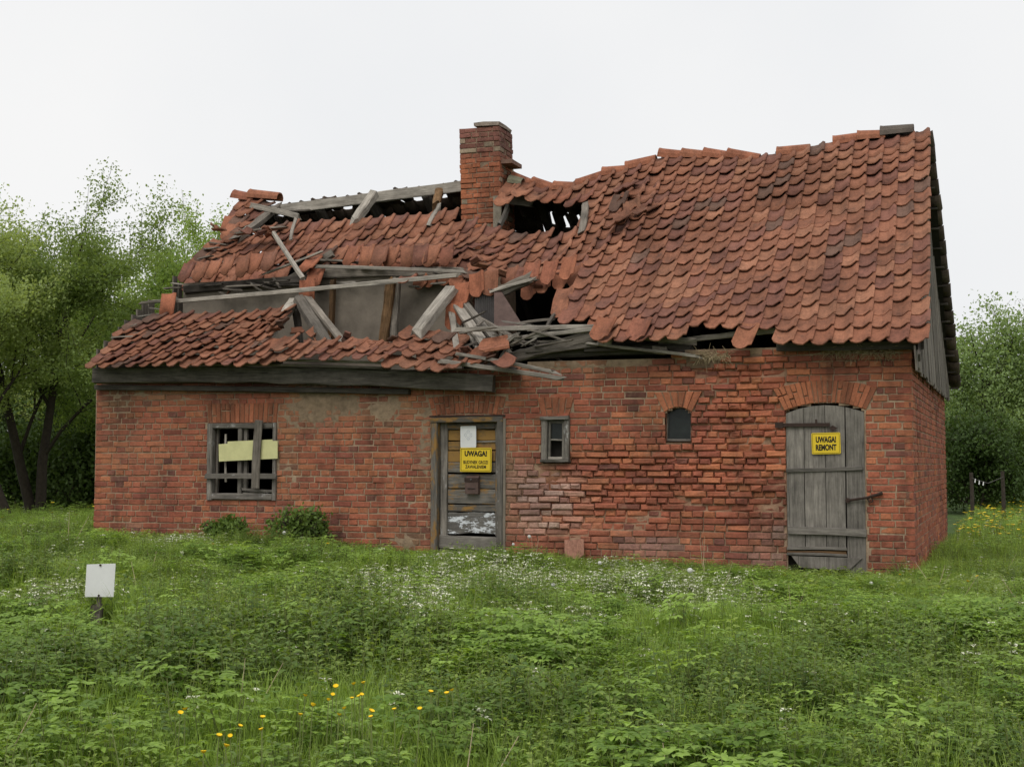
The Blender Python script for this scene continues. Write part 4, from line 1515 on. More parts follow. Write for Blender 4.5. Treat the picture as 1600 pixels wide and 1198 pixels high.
def plate(name, px0, py0, px1, py1, y, mat, rot=0.0, th=.004):
    x0, z1 = P(px0, py0, y)
    x1, z0 = P(px1, py1, y)
    w, h = x1 - x0, z1 - z0
    mb = MB()
    r = .012
    pts = []
    for (sx, sz, a0) in ((1, 1, 0), (-1, 1, 90), (-1, -1, 180), (1, -1, 270)):
        for k in range(3):
            an = math.radians(a0 + 45 * k)
            pts.append((sx * (w / 2 - r) + r * math.cos(an), sz * (h / 2 - r) + r * math.sin(an)))
    n = len(pts)
    mb.add([(a, -th / 2, b) for a, b in pts] + [(a, th / 2, b) for a, b in pts], [tuple(range(n)), tuple(range(2 * n - 1, n - 1, -1))] + [(k, n + k, n + (k + 1) % n, (k + 1) % n) for k in range(n)])
    for p_ in range(len(mb.f)):
        mb.f[p_] = tuple(reversed(mb.f[p_]))
    o = link(name, mb.mesh(name, M[mat]))
    o.matrix_world = HM @ Matrix.Translation(((x0 + x1) / 2, y, (z0 + z1) / 2)) @ Matrix.Rotation(rot, 4, 'Y')
    return o, w, h
def border(parent, w, h, inset, t, y, mat):
    mb = MB()
    a, b = w / 2 - inset, h / 2 - inset
    for (x0, x1, z0, z1) in ((-a, a, b - t, b), (-a, a, -b, -b + t), (-a, -a + t, -b + t, b - t), (a - t, a, -b + t, b - t)):
        mb.quad((x0, y, z0), (x1, y, z0), (x1, y, z1), (x0, y, z1))
    return mb.build('border', mat, parent)
o, w, h = plate('warning_sign', 719, 699.5, 768, 737, .055, 'yellow', .01)
border(o, w, h, .012, .0045, -.0045, M['black'])
text_part('UWAGA!', o, w * .71, h * .235, 0, h * .26, -.0045, M['black'])
text_part('BUDYNEK GROZI', o, w * .78, h * .14, 0, -h * .10, -.0045, M['black'], .022)
text_part('ZAWALENIEM', o, w * .66, h * .14, 0, -h * .29, -.0045, M['black'], .022)
tag(o, 'yellow warning sign with three lines of text on the ochre front door', 'sign')
o, w, h = plate('warning_sign', 1268, 676, 1313.5, 709, -.012, 'yellow', -.02)
border(o, w, h, .010, .003, -.0045, M['black'])
text_part('UWAGA!', o, w * .70, h * .29, 0, h * .18, -.0045, M['black'])
text_part('REMONT', o, w * .72, h * .29, 0, -h * .19, -.0045, M['black'])
tag(o, 'yellow two-line sign reading REMONT on the grey plank door', 'sign')
o, w, h = plate('paper_notice', 719.5, 665.5, 744, 699, .062, 'paper', -.01, .002)
mb = MB()
for r0, r1 in ((.056, .051), (.034, .030)):
    for k in range(4):
        if r0 > .05 and False:
            continue
        a0, a1 = math.pi / 2 * k, math.pi / 2 * (k + 1)
        s = 1.15
        for (t0, t1) in ((.06, .42), (.58, .94)):
            def pt(r, t):
                x = math.cos(a0) * (1 - t) + math.cos(a1) * t
                z = math.sin(a0) * (1 - t) + math.sin(a1) * t
                return (x * r, -.0025, z * r * s + h * .08)
            mb.quad(pt(r0, t0), pt(r0, t1), pt(r1, t1), pt(r1, t0))
mb.build('diamond_emblem', M['greyprint'], o)
tag(o, 'white paper notice with a grey diamond emblem above the yellow door sign', 'notice')
# mailbox
x0, z1 = P(728, 742, .06)
x1, z0 = P(748, 771.5, .06)
mbx = bpy.data.objects.new('mailbox', None)
COL.objects.link(mbx)
mbx.matrix_world = HM @ Matrix.Translation(((x0 + x1) / 2, .07, z0))
w, h = x1 - x0, z1 - z0
mb = MB()
mb.add([(-w / 2, -.035, 0), (w / 2, -.035, 0), (w / 2, .035, 0), (-w / 2, .035, 0), (-w / 2, -.045, h * .82), (w / 2, -.045, h * .82), (w / 2, .035, h), (-w / 2, .035, h)],
       [(0, 3, 2, 1), (4, 5, 6, 7), (0, 1, 5, 4), (1, 2, 6, 5), (2, 3, 7, 6), (3, 0, 4, 7)])
mb.build('body', M['rustsheet'], mbx)
mb = MB()
mb.box(-w / 2 - .004, w / 2 + .004, -.052, -.046, h * .66, h * .86)
mb.build('flap', M['iron'], mbx)
mb = MB()
mb.tube([(0, -.062, h * .78), (0, -.05, h * .78)], .011, 8)
mb.build('lock', M['zinc'], mbx)
mb = MB()
mb.box(-w * .3, w * .3, -.047, -.040, h * .28, h * .31)
mb.build('slot', M['black'], mbx)
tag(mbx, 'small dark brown metal mailbox on the front door below the sign', 'mailbox')

# ------------------------------------------------------------------ loose things by the wall
mb = MB()
V, fs = tile_mesh(91)
mb.add([(x * 1.0, y * .62, z) for x, y, z in V], fs)
o = link('fallen_tile', mb.mesh('fallen_tile', M['tile_o']))
px, pz = P(897, 843, -.05)
o.matrix_world = HM @ Matrix.Translation((px, -.035, pz)) @ Matrix.Rotation(math.radians(80), 4, 'X') @ Matrix.Rotation(math.radians(3), 4, 'Z')
o.color = (.40, .20, .14, 1)
tag(o, 'single clay roof tile leaning upright against the foot of the wall', 'roof tile')
def straw(px0, px1, py, y, n, label, seed):
    rs = random.Random(seed)
    mb = MB()
    for i in range(n):
        px = rs.uniform(px0, px1)
        p = P3(px, py + rs.uniform(-5, 5), y + rs.uniform(-.04, .1))
        d = Vector((rs.uniform(-1, 1), rs.uniform(-1, .3), rs.uniform(-.9, .5)))
        d = d.normalized() * rs.uniform(.06, .16)
        mb.tube([p, p + d * .5 + Vector((0, 0, .015)), p + d], .0022, 3, False)
    o = link('straw_nest', mb.mesh('straw_nest', M['straw']))
    o.matrix_world = HM
    tag(o, label, 'nest', 'straw nests on the wall top')
straw(1285, 1408, 549, -.02, 420, 'dry straw nest under the eaves right of the plank door arch', 3)
straw(1088, 1140, 556, -.04, 200, 'small straw nest on the wall top left of the plank door', 4)

# blank sign in the weeds
SY = 10.7
def wpt(px, py, Y):
    d = ray(px, py)
    t = Y / d[1]
    return Vector((d[0] * t, Y, EYE + d[2] * t))
sg = bpy.data.objects.new('blank_sign', None)
COL.objects.link(sg)
b0 = wpt(151, 970, SY)
sg.location = (b0.x, SY, float(gz(b0.x, SY)))
L0 = sg.location.copy()
mb = MB()
q = [wpt(132.5, 932, SY) - L0, wpt(177.5, 932, SY) - L0, wpt(180.5, 880, SY - .01) - L0, wpt(135.5, 881.5, SY - .01) - L0]
t = Vector((0, .006, 0))
mb.add(q + [p + t for p in q], [(0, 1, 2, 3), (7, 6, 5, 4), (0, 4, 5, 1), (1, 5, 6, 2), (2, 6, 7, 3), (3, 7, 4, 0)])
mb.build('panel', M['paper'], sg)
mb = MB()
for px, py in ((157, 882.5), (154.5, 930)):
    p = wpt(px, py, SY - .01) - L0
    mb.tube([p, p + Vector((0, -.008, 0))], .008, 7)
mb.build('screw', M['iron'], sg)
p0, p1 = wpt(155, 985, SY + .03) - L0, wpt(156, 884, SY + .03) - L0
timber('stake', p0, p1, .035, .025, M['wood'], sg, up=(0, -1, 0))
p0, p1 = wpt(149.5, 1010, SY + .06) - L0, wpt(150, 945, SY + .06) - L0
timber('post', p0, p1, .085, .07, M['wood'], sg, up=(0, -1, 0), ragged=.01)
tag(sg, 'blank white panel on a short wooden post standing in the weeds', 'sign')

# fence posts in the meadow on the right
def fence_post(px, py_b, py_t, label):
    Y = 30.0
    b = wpt(px, py_b, Y)
    zb = float(gz(b.x, Y))
    top = wpt(px, py_t, Y).z
    mb = MB()
    mb.tube([(0, 0, -.1), (.01, 0, (top - zb) * .5), (-.005, 0, top - zb)], [.045, .042, .038], 7)
    o = link('fence_post', mb.mesh('fence_post', M['bark']))
    o.location = (b.x, Y, zb)
    tag(o, label, 'fence post', 'fence posts in the meadow')
    return b.x, Y, top
fa = fence_post(1519, 808, 738, 'slim weathered fence post nearest to the gable wall')
fb = fence_post(1568, 815, 736, 'fence post farther right in the meadow, second from the house')
wire = bpy.data.objects.new('fence_wire', None)
COL.objects.link(wire)
tag(wire, 'thin wire with white insulators strung between the meadow fence posts', 'wire')
for p, q in ((fa, fb),):
    p, q = Vector(p) - Vector((0, .05, .12)), Vector(q) - Vector((0, .05, .12))
    mb = MB()
    mb.tube([p, (p + q) / 2 - Vector((0, 0, .12)), q], .006, 4)
    mb.build('strand', M['zinc'], wire)
    for k in range(3 if p.x < 10.5 else 1):
        t = .1 + .13 * k
        c = p * (1 - t) + q * t - Vector((0, 0, .48 * t * (1 - t)))
        mb = MB()
        mb.tube([c + Vector((0, 0, .03)), c - Vector((.01, 0, .05))], [.010, .014], 6)
        mb.build('insulator', M['paper'], wire)
# ------------------------------------------------------------------ trees
def make_tree(name, X, Y, H, rad, crown_from, seed, nleaf, lsize, lmat, label, group, lean=0.0, stems=1, nlimb=8, spray=.125, droop=0.0, trunk_r=.11, squash=1.0):
    rs = random.Random(seed)
    segs, tips, twigs = [], [], []
    def grow(p, d, ln, r, lvl):
        n = 4
        pts = [p]
        rr = [r]
        for i in range(n):
            d = (d + Vector((rs.gauss(0, .16), rs.gauss(0, .16), rs.gauss(.06 - droop * lvl * .1, .10)))).normalized()
            p = p + d * ln / n
            pts.append(p)
            rr.append(r * (1 - .62 * (i + 1) / n))
        segs.append((pts, rr, lvl))
        if lvl >= 2:
            for i in range(n):
                tips.append((pts[i + 1], lvl))
                twigs.append((pts[i], pts[i + 1]))
        if lvl < 3:
            k = nlimb if lvl == 0 else (6 if lvl == 1 else 6)
            for j in range(k):
                t = (crown_from + (1 - crown_from) * (j + rs.random()) / k) if lvl == 0 else rs.uniform(.25, 1.0)
                f = t * n
                i = min(int(f), n - 1)
                q = pts[i].lerp(pts[i + 1], f - i)
                an = rs.uniform(0, 2 * math.pi)
                sdv = Vector((math.cos(an), math.sin(an), 0))
                td = (pts[i + 1] - pts[i]).normalized()
                sdv = (sdv - td * sdv.dot(td)).normalized()
                nd = (td * rs.uniform(.45, .95) + sdv * rs.uniform(.6, 1.0)).normalized()
                grow(q, nd, ln * (rs.uniform(.5, .72) if lvl == 0 else rs.uniform(.42, .62)) * (1.1 - .35 * t * (lvl == 0)), max(r * .42 * (1 - .4 * t), .008), lvl + 1)
    for s in range(stems):
        an = rs.uniform(0, 6.28)
        off = Vector((math.cos(an), math.sin(an), 0)) * (.12 * (stems > 1))
        grow(off, Vector((lean + math.cos(an) * .25 * (stems > 1), math.sin(an) * .25 * (stems > 1), 1)).normalized(), H * .72, trunk_r, 0)
    tp = np.array([t[0] for t in tips])
    sz = H / max(tp[:, 2].max(), .1)
    cen = tp[:, :2].mean(0)
    rxy = np.percentile(np.hypot(tp[:, 0] - cen[0], tp[:, 1] - cen[1]), 94)
    sx = rad / rxy
    S = np.array((sx, sx, sz))
    root = bpy.data.objects.new(name, None)
    COL.objects.link(root)
    root.location = (X, Y, float(gz(X, Y)) - .05)
    mb = MB()
    for pts, rr, lvl in segs:
        if lvl == 3 and rs.random() < .4:
            continue
        mb.tube([Vector(np.array(p) * S) for p in pts], rr, 7 if lvl == 0 else (5 if lvl == 1 else 3), False)
    mb.build('trunk', M['bark'], root, smooth=True)
    r2 = np.random.default_rng(seed)
    tw = np.array([[tuple(a), tuple(b)] for a, b in twigs]) * S
    idx = r2.integers(0, len(tw), nleaf)
    tt = r2.random(nleaf)[:, None] * 1.15
    cen = tw[idx, 0] * (1 - tt) + tw[idx, 1] * tt + np.clip(r2.normal(0, spray, (nleaf, 3)), -1.45 * spray, 1.45 * spray) * np.array((1, 1, squash))
    cen[:, 2] = np.maximum(cen[:, 2], .05)
    nrm = r2.normal(0, 1, (nleaf, 3)) + np.array((0, -.25, .7))
    nrm /= np.linalg.norm(nrm, axis=1)[:, None]
    ax = r2.normal(0, 1, (nleaf, 3)) - np.array((0, 0, .5 + droop))
    ax -= nrm * (ax * nrm).sum(1)[:, None]
    ax /= np.linalg.norm(ax, axis=1)[:, None]
    sd = np.cross(nrm, ax)
    L = (lsize * r2.uniform(.6, 1.35, nleaf))[:, None]
    V = np.stack([cen - ax * L * .5, cen + sd * L * .3 + nrm * L * .06, cen + ax * L * .5 - nrm * L * .1, cen - sd * L * .3 + nrm * L * .06], 1).reshape(-1, 3)
    link('crown', np_mesh('crown', V, np.arange(nleaf * 4).reshape(-1, 4), M[lmat]), root)
    tag(root, label, 'tree' if 'tree' in name else 'bush', group)
    return root
def at(px, Y):
    return (px - CX) / F * Y * 1.0
GL, GR = 'trees left of the house', 'trees right of the house'
make_tree('fruit_tree', at(18, 25), 25.0, 6.2, 2.3, .30, 11, 60000, .06, 'leaf_tree', 'leafy tree with dark bare trunk at the left picture edge', GL, .0, 1, 8)
make_tree('fruit_tree', at(62, 26.5), 26.5, 6.6, 2.4, .24, 12, 75000, .06, 'leaf_tree', 'tall pale green tree with forked trunk, second from left edge', GL, .05, 2, 7)
make_tree('fruit_tree', at(-90, 27), 27.0, 6.8, 2.6, .25, 13, 24000, .065, 'leaf_tree', 'pale green tree partly beyond the left picture edge', GL, 0, 1, 8)
make_tree('fruit_tree', at(205, 30), 30.0, 6.2, 1.9, .2, 14, 60000, .062, 'leaf_tree2', 'bright green tree between the forked trunk and the left house corner', GL, .03, 2, 7)
make_tree('slender_tree', at(318, 34), 34.0, 7.7, 1.5, .18, 17, 26000, .066, 'leaf_tree2', 'slender tree with loose crown behind the left end of the ridge', GL, .0, 1, 8)
make_tree('slender_tree', at(262, 31), 31.0, 6.3, 1.7, .18, 19, 40000, .062, 'leaf_tree2', 'bright green tree touching the left slope of the broken roof', GL, .0, 2, 8)
make_tree('fruit_tree', at(130, 33), 33.0, 6.2, 2.3, .15, 16, 42000, .072, 'leaf_tree', 'broad tree filling the gap behind the two trunks at left', GL, 0, 2, 7)
for i, (px, Y, H, rr, lab) in enumerate([(20, 33, 3.2, 1.9, 'dark bush behind the leftmost trunk'), (110, 31, 3.4, 1.8, 'dark bush between the forked trunk and the house'),
                                         (185, 32, 3.6, 1.6, 'dark bush close behind the left house corner'), (260, 34, 3.8, 1.8, 'dark bush half hidden by the left house corner'), (-70, 34, 3.4, 2.0, 'dark bush at the far left picture edge'), (90, 29, 1.7, 1.3, 'low dark bush at the foot of the forked trunk'), (150, 28.5, 1.9, 1.2, 'low dark bush filling the gap before the left house corner')]):
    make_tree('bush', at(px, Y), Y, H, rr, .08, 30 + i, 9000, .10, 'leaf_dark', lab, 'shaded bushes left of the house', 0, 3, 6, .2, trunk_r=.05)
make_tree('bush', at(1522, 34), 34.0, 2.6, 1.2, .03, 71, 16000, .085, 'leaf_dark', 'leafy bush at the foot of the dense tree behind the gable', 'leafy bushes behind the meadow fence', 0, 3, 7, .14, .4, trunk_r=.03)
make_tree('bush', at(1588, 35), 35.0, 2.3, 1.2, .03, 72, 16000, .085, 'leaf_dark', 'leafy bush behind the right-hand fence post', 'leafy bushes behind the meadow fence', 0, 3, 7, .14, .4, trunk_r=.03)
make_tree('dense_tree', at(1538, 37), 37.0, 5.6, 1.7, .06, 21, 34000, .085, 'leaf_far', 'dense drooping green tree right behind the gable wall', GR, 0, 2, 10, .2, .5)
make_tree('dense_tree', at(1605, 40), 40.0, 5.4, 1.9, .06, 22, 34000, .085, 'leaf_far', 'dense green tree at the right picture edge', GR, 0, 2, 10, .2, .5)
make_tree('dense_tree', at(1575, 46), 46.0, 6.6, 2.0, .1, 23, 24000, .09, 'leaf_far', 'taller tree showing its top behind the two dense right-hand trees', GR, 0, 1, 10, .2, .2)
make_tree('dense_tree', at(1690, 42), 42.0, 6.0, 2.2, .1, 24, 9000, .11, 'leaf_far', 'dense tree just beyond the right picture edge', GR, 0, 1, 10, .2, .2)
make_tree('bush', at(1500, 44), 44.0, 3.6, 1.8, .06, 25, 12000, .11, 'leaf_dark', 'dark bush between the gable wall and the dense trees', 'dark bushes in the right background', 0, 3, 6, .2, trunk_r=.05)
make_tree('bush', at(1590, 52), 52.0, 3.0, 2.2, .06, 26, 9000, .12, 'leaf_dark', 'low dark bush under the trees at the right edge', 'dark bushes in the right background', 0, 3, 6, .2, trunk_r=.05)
# far wood closing the horizon
r2 = np.random.default_rng(5)
n = 60000
Xf = r2.uniform(-60, 60, n)
Yf = r2.uniform(72, 80, n)
top = 3.0 + 2.4 * vnoise(Xf * .18, Yf * .05) + 1.2 * vnoise(Xf * .7, Yf * .2)
cen = np.stack([Xf, Yf, top * r2.random(n) ** .7], 1)
nrm = r2.normal(0, 1, (n, 3)); nrm /= np.linalg.norm(nrm, axis=1)[:, None]
ax = np.cross(nrm, r2.normal(0, 1, (n, 3))); ax /= np.linalg.norm(ax, axis=1)[:, None]
sd = np.cross(nrm, ax)
Ls = r2.uniform(.25, .5, n)[:, None]
V = np.stack([cen - ax * Ls * .5, cen + sd * Ls * .3, cen + ax * Ls * .5, cen - sd * Ls * .3], 1).reshape(-1, 3)
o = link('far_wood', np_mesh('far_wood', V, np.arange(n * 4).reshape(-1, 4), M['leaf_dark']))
tag(o, 'far-off dark wood along the horizon', 'wood', kind='stuff')

# ------------------------------------------------------------------ weeds: prototypes
class Proto:
    def __init__(self):
        self.parts = {}
    def mb(self, mat):
        return self.parts.setdefault(mat, MB())
    def mesh(self, name):
        V, Fs, mi = [], [], []
        me = bpy.data.meshes.new(name)
        for k, (mat, mb) in enumerate(self.parts.items()):
            o = len(V)
            V += mb.v
            Fs += [tuple(i + o for i in f) for f in mb.f]
            mi += [k] * len(mb.f)
            me.materials.append(M[mat])
        me.from_pydata(V, [], Fs)
        me.polygons.foreach_set('material_index', mi)
        me.polygons.foreach_set('use_smooth', [True] * len(Fs))
        me.update()
        return me
def leaf(mb, base, d, ln, wd, droop, rs, fold=.25, prof=(.0, .62, 1.0, .82, .45, .0), serr=0.0):
    """ovate leaf: midrib curving down, two halves folded along it"""
    d = Vector(d).normalized()
    side = d.cross(Vector((0, 0, 1)))
    if side.length < .05:
        side = Vector((1, 0, 0))
    side.normalize()
    p = Vector(base)
    n = len(prof) - 1
    vs_ = []
    for i, w in enumerate(prof):
        up = side.cross(d).normalized()
        ww = wd * .5 * w
        if serr and 0 < i < n:
            ww *= 1 + (serr if i % 2 else -serr)
        vs_ += [p - side * ww + up * ww * fold, p.copy(), p + side * ww + up * ww * fold]
        p = p + d * (ln / n)
        d = (d - Vector((0, 0, droop / n))).normalized()
    fs = []
    for i in range(n):
        a = i * 3
        fs += [(a, a + 1, a + 4, a + 3), (a + 1, a + 2, a + 5, a + 4)]
    mb.add(vs_, fs)
def nettle(seed, mat, H=.5, white=False, nlev=8, ll=.095):
    rs = random.Random(seed)
    pr = Proto()
    st = pr.mb('stem' if not white else 'stem')
    lf = pr.mb(mat)
    lean = Vector((rs.uniform(-.12, .12), rs.uniform(-.12, .12), 1))
    pts = [lean * (H * t) + Vector((rs.uniform(-.01, .01), rs.uniform(-.01, .01), 0)) for t in (0, .35, .7, 1)]
    st.tube(pts, [.004, .0035, .003, .002], 3, False)
    a0 = rs.uniform(0, 3)
    for i in range(nlev):
        t = .18 + .82 * i / (nlev - 1)
        p = lean * (H * t)
        an = a0 + (math.pi / 2) * (i % 2) + rs.uniform(-.25, .25)
        sz = (math.sin(math.pi * min(1, .25 + t * .62)) * .75 + .3) * rs.uniform(.8, 1.15)
        if i == nlev - 1: sz *= .55
        for s in (0, math.pi):
            el = rs.uniform(.0, .45) + .3 * (t > .85)
            d = Vector((math.cos(an + s), math.sin(an + s), el))
            leaf(lf, p + d.normalized() * .012, d, ll * sz, ll * sz * .56, rs.uniform(.5, 1.2), rs, .3, serr=.10)
        if white and .3 < t < .97:
            pt = pr.mb('petal_w')
            for k in range(5):
                an2 = rs.uniform(0, 6.28)
                d = Vector((math.cos(an2), math.sin(an2), rs.uniform(.2, .7)))
                q = p + d.normalized() * .010 + Vector((0, 0, .006))
                leaf(pt, q, d, .026, .017, 1.0, rs, .5, (.4, 1, .9, .2))
    return pr.mesh('weed')
def gout(seed, H=.35):
    rs = random.Random(seed)
    pr = Proto()
    st, lf = pr.mb('stem'), pr.mb('gout')
    for k in range(11):
        an = rs.uniform(0, 6.28)
        sp_ = rs.uniform(.05, .5)
        tip = Vector((math.cos(an) * sp_ * H, math.sin(an) * sp_ * H, H * rs.uniform(.45, 1.0)))
        st.tube([(0, 0, 0), tip * .6 + Vector((0, 0, .03)), tip], [.003, .0025, .0015], 3, False)
        for b in (-1.0, 0, 1.0):
            d0 = Vector((math.cos(an + b), math.sin(an + b), .25))
            q = tip + d0 * (.032 if b else .045)
            for b2 in (-.85, 0, .85):
                d = Vector((math.cos(an + b + b2), math.sin(an + b + b2), rs.uniform(.0, .3)))
                leaf(lf, q, d, rs.uniform(.036, .056), rs.uniform(.02, .029), rs.uniform(.4, .9), rs, .2, (.1, .8, 1, .65, 0), .08)
    return pr.mesh('weed')
def fern_leaf(seed, H=.32):
    """finely cut leaves, like cow parsley or mugwort"""
    rs = random.Random(seed)
    pr = Proto()
    lf = pr.mb('gout')
    st = pr.mb('stem')
    for k in range(10):
        an = rs.uniform(0, 6.28)
        d = Vector((math.cos(an) * .7, math.sin(an) * .7, rs.uniform(.5, 1.1))).normalized()
        p = Vector((0, 0, 0))
        ln = H * rs.uniform(.7, 1.15)
        pts = [p.copy()]
        for i in range(9):
            p = p + d * ln / 9
            d = (d - Vector((0, 0, .085))).normalized()
            pts.append(p.copy())
            if i > 2:
                side = d.cross(Vector((0, 0, 1))).normalized()
                s = math.sin(math.pi * (i - 1.5) / 8.2)
                for sg in (-1, 1):
                    dd = side * sg + d * .5
                    leaf(lf, p, dd, .06 * s, .022 * s, .5, rs, .2, (.3, 1, .55, 0))
                    leaf(lf, p + dd.normalized() * .03 * s, dd + d * .8, .035 * s, .015 * s, .5, rs, .2, (.3, 1, 0))
        st.tube(pts[::3], .0022, 3, False)
    return pr.mesh('weed')
def grass(seed, n=34, H=.42, spread=.07, mat='grass', arch=1.0):
    rs = random.Random(seed)
    pr = Proto()
    lf = pr.mb(mat)
    for k in range(n):
        an = rs.uniform(0, 6.28)
        r = spread * math.sqrt(rs.random())
        b = Vector((math.cos(an) * r, math.sin(an) * r, 0))
        an += rs.uniform(-.7, .7)
        tilt = rs.uniform(.08, .5)
        d = Vector((math.cos(an) * tilt, math.sin(an) * tilt, 1)).normalized()
        ln = H * rs.uniform(.45, 1.1)
        side = d.cross(Vector((0, 0, 1))).normalized()
        bend = rs.uniform(.15, .75) * arch
        w = rs.uniform(.0035, .0065)
        vs_ = []
        p = b
        for i in range(5):
            ww = w * (1 - i / 4.3)
            vs_ += [p - side * ww, p + side * ww]
            p = p + d * ln / 4
            d = (d + Vector((math.cos(an), math.sin(an), -.55)) * (bend / 4) * (.4 + i * .35)).normalized()
        lf.add(vs_, [(2 * i, 2 * i + 1, 2 * i + 3, 2 * i + 2) for i in range(4)])
    return pr.mesh('grass_tuft')
def ground_leaves(seed, mat=None):
    rs = random.Random(seed)
    pr = Proto()
    lf = pr.mb(mat or ('deadnettle' if seed % 3 else 'nettle'))
    for k in range(34):
        r = .17 * math.sqrt(rs.random())
        an = rs.uniform(0, 6.28)
        b = Vector((math.cos(an) * r, math.sin(an) * r, rs.uniform(.01, .11)))
        an2 = rs.uniform(0, 6.28)
        leaf(lf, b, (math.cos(an2), math.sin(an2), rs.uniform(-.1, .6)), rs.uniform(.035, .06), rs.uniform(.022, .035), .6, rs, .25, (.2, 1, .8, 0))
    return pr.mesh('low_leaves')
def dry_stalk(seed):
    rs = random.Random(seed)
    pr = Proto()
    lf = pr.mb('dry')
    for k in range(rs.randint(1, 3)):
        an = rs.uniform(0, 6.28)
        t = rs.uniform(.1, 1.2)
        d = Vector((math.cos(an) * t, math.sin(an) * t, 1)).normalized()
        L = rs.uniform(.25, .5)
        lf.tube([(0, 0, .05), d * L * .5, d * L + Vector((rs.uniform(-.05, .05), 0, 0))], [.0035, .003, .0015], 4, False)
    return pr.mesh('dry_stalk')
def dock(seed):
    rs = random.Random(seed)
    pr = Proto()
    lf = pr.mb('gout')
    for k in range(7):
        an = k * .9 + rs.uniform(-.3, .3)
        leaf(lf, (0, 0, .01), (math.cos(an) * .6, math.sin(an) * .6, rs.uniform(.5, 1.2)), rs.uniform(.2, .32), rs.uniform(.06, .09), rs.uniform(.8, 1.6), rs, .3, (.15, .5, .9, 1, .75, .4, 0), .04)
    return pr.mesh('broad_weed')
def tiny_yellow(seed):
    rs = random.Random(seed)
    pr = Proto()
    st, pt = pr.mb('stem'), pr.mb('petal_y')
    H = rs.uniform(.16, .28)
    st.tube([(0, 0, 0), (0, 0, H)], .002, 3, False)
    for k in range(9):
        an = k * .7
        leaf(pt, (0, 0, H), (math.cos(an), math.sin(an), .35), .02, .014, .2, rs, .1, (.4, 1, .6))
    return pr.mesh('meadow_flower')

class Bank:
    def __init__(self, name, meshes):
        self.col = bpy.data.collections.new(name)
        self.n = len(meshes)
        for i, me in enumerate(meshes):
            o = bpy.data.objects.new('%s_%02d' % (name, i), me)
            self.col.objects.link(o)
def scatter(name, bank, pts, rz, tilt, scl, label, cat):
    n = len(pts)
    me = bpy.data.meshes.new(name)
    me.vertices.add(n)
    me.vertices.foreach_set('co', np.asarray(pts, np.float32).ravel())
    a = me.attributes.new('rot', 'FLOAT_VECTOR', 'POINT')
    rot = np.stack([tilt[:, 0], tilt[:, 1], rz], 1).astype(np.float32)
    a.data.foreach_set('vector', rot.ravel())
    a = me.attributes.new('scl', 'FLOAT', 'POINT')
    a.data.foreach_set('value', np.asarray(scl, np.float32))
    a = me.attributes.new('idx', 'INT', 'POINT')
    a.data.foreach_set('value', rng.integers(0, bank.n, n).astype(np.int32))
    me.update()
    o = link(name, me)
    tag(o, label, cat, kind='stuff')
    ng = bpy.data.node_groups.new(name + '_nodes', 'GeometryNodeTree')
    ng.interface.new_socket('Geometry', in_out='INPUT', socket_type='NodeSocketGeometry')
    ng.interface.new_socket('Geometry', in_out='OUTPUT', socket_type='NodeSocketGeometry')
    N, Lk = ng.nodes, ng.links
    gi, go = N.new('NodeGroupInput'), N.new('NodeGroupOutput')
    iop = N.new('GeometryNodeInstanceOnPoints')
    ci = N.new('GeometryNodeCollectionInfo')
    ci.inputs['Collection'].default_value = bank.col
    ci.inputs['Separate Children'].default_value = True
    ci.inputs['Reset Children'].default_value = True
    def att(nm, ty):
        nd = N.new('GeometryNodeInputNamedAttribute')
        nd.data_type = ty
        nd.inputs['Name'].default_value = nm
        return nd.outputs['Attribute']
    iop.inputs['Pick Instance'].default_value = True
    Lk.new(gi.outputs[0], iop.inputs['Points'])
    Lk.new(ci.outputs[0], iop.inputs['Instance'])
    Lk.new(att('idx', 'INT'), iop.inputs['Instance Index'])
    Lk.new(att('rot', 'FLOAT_VECTOR'), iop.inputs['Rotation'])
    Lk.new(att('scl', 'FLOAT'), iop.inputs['Scale'])
    Lk.new(iop.outputs[0], go.inputs[0])
    md = o.modifiers.new('scatter', 'NODES')
    md.node_group = ng
    return o

bank_nettle = Bank('nettle', [nettle(i, 'nettle' if i % 3 else 'nettle_d', U(.42, .55), False, 12 + i % 3, U(.058, .076)) for i in range(8)])
bank_dark = Bank('dark_nettle', [nettle(40 + i, 'nettle_d', U(.42, .55), False, 12, U(.062, .082)) for i in range(4)])
bank_white = Bank('white_nettle', [nettle(60 + i, 'deadnettle', U(.26, .34), True, 7, U(.05, .065)) for i in range(5)])
bank_gout = Bank('gout', [gout(80 + i, U(.3, .4)) for i in range(4)] + [fern_leaf(90 + i, U(.28, .36)) for i in range(4)])
bank_grass = Bank('grass', [grass(100 + i, 36, U(.36, .48)) for i in range(6)])
bank_fine = Bank('fine_grass', [grass(120 + i, 26, U(.22, .3), .10, 'grass', 1.3) for i in range(4)])
bank_low = Bank('low', [ground_leaves(140 + i) for i in range(5)])
bank_dry = Bank('dry', [dry_stalk(160 + i) for i in range(6)])
bank_dock = Bank('dock', [dock(180 + i) for i in range(3)])
bank_yel = Bank('yellow', [tiny_yellow(190 + i) for i in range(3)])

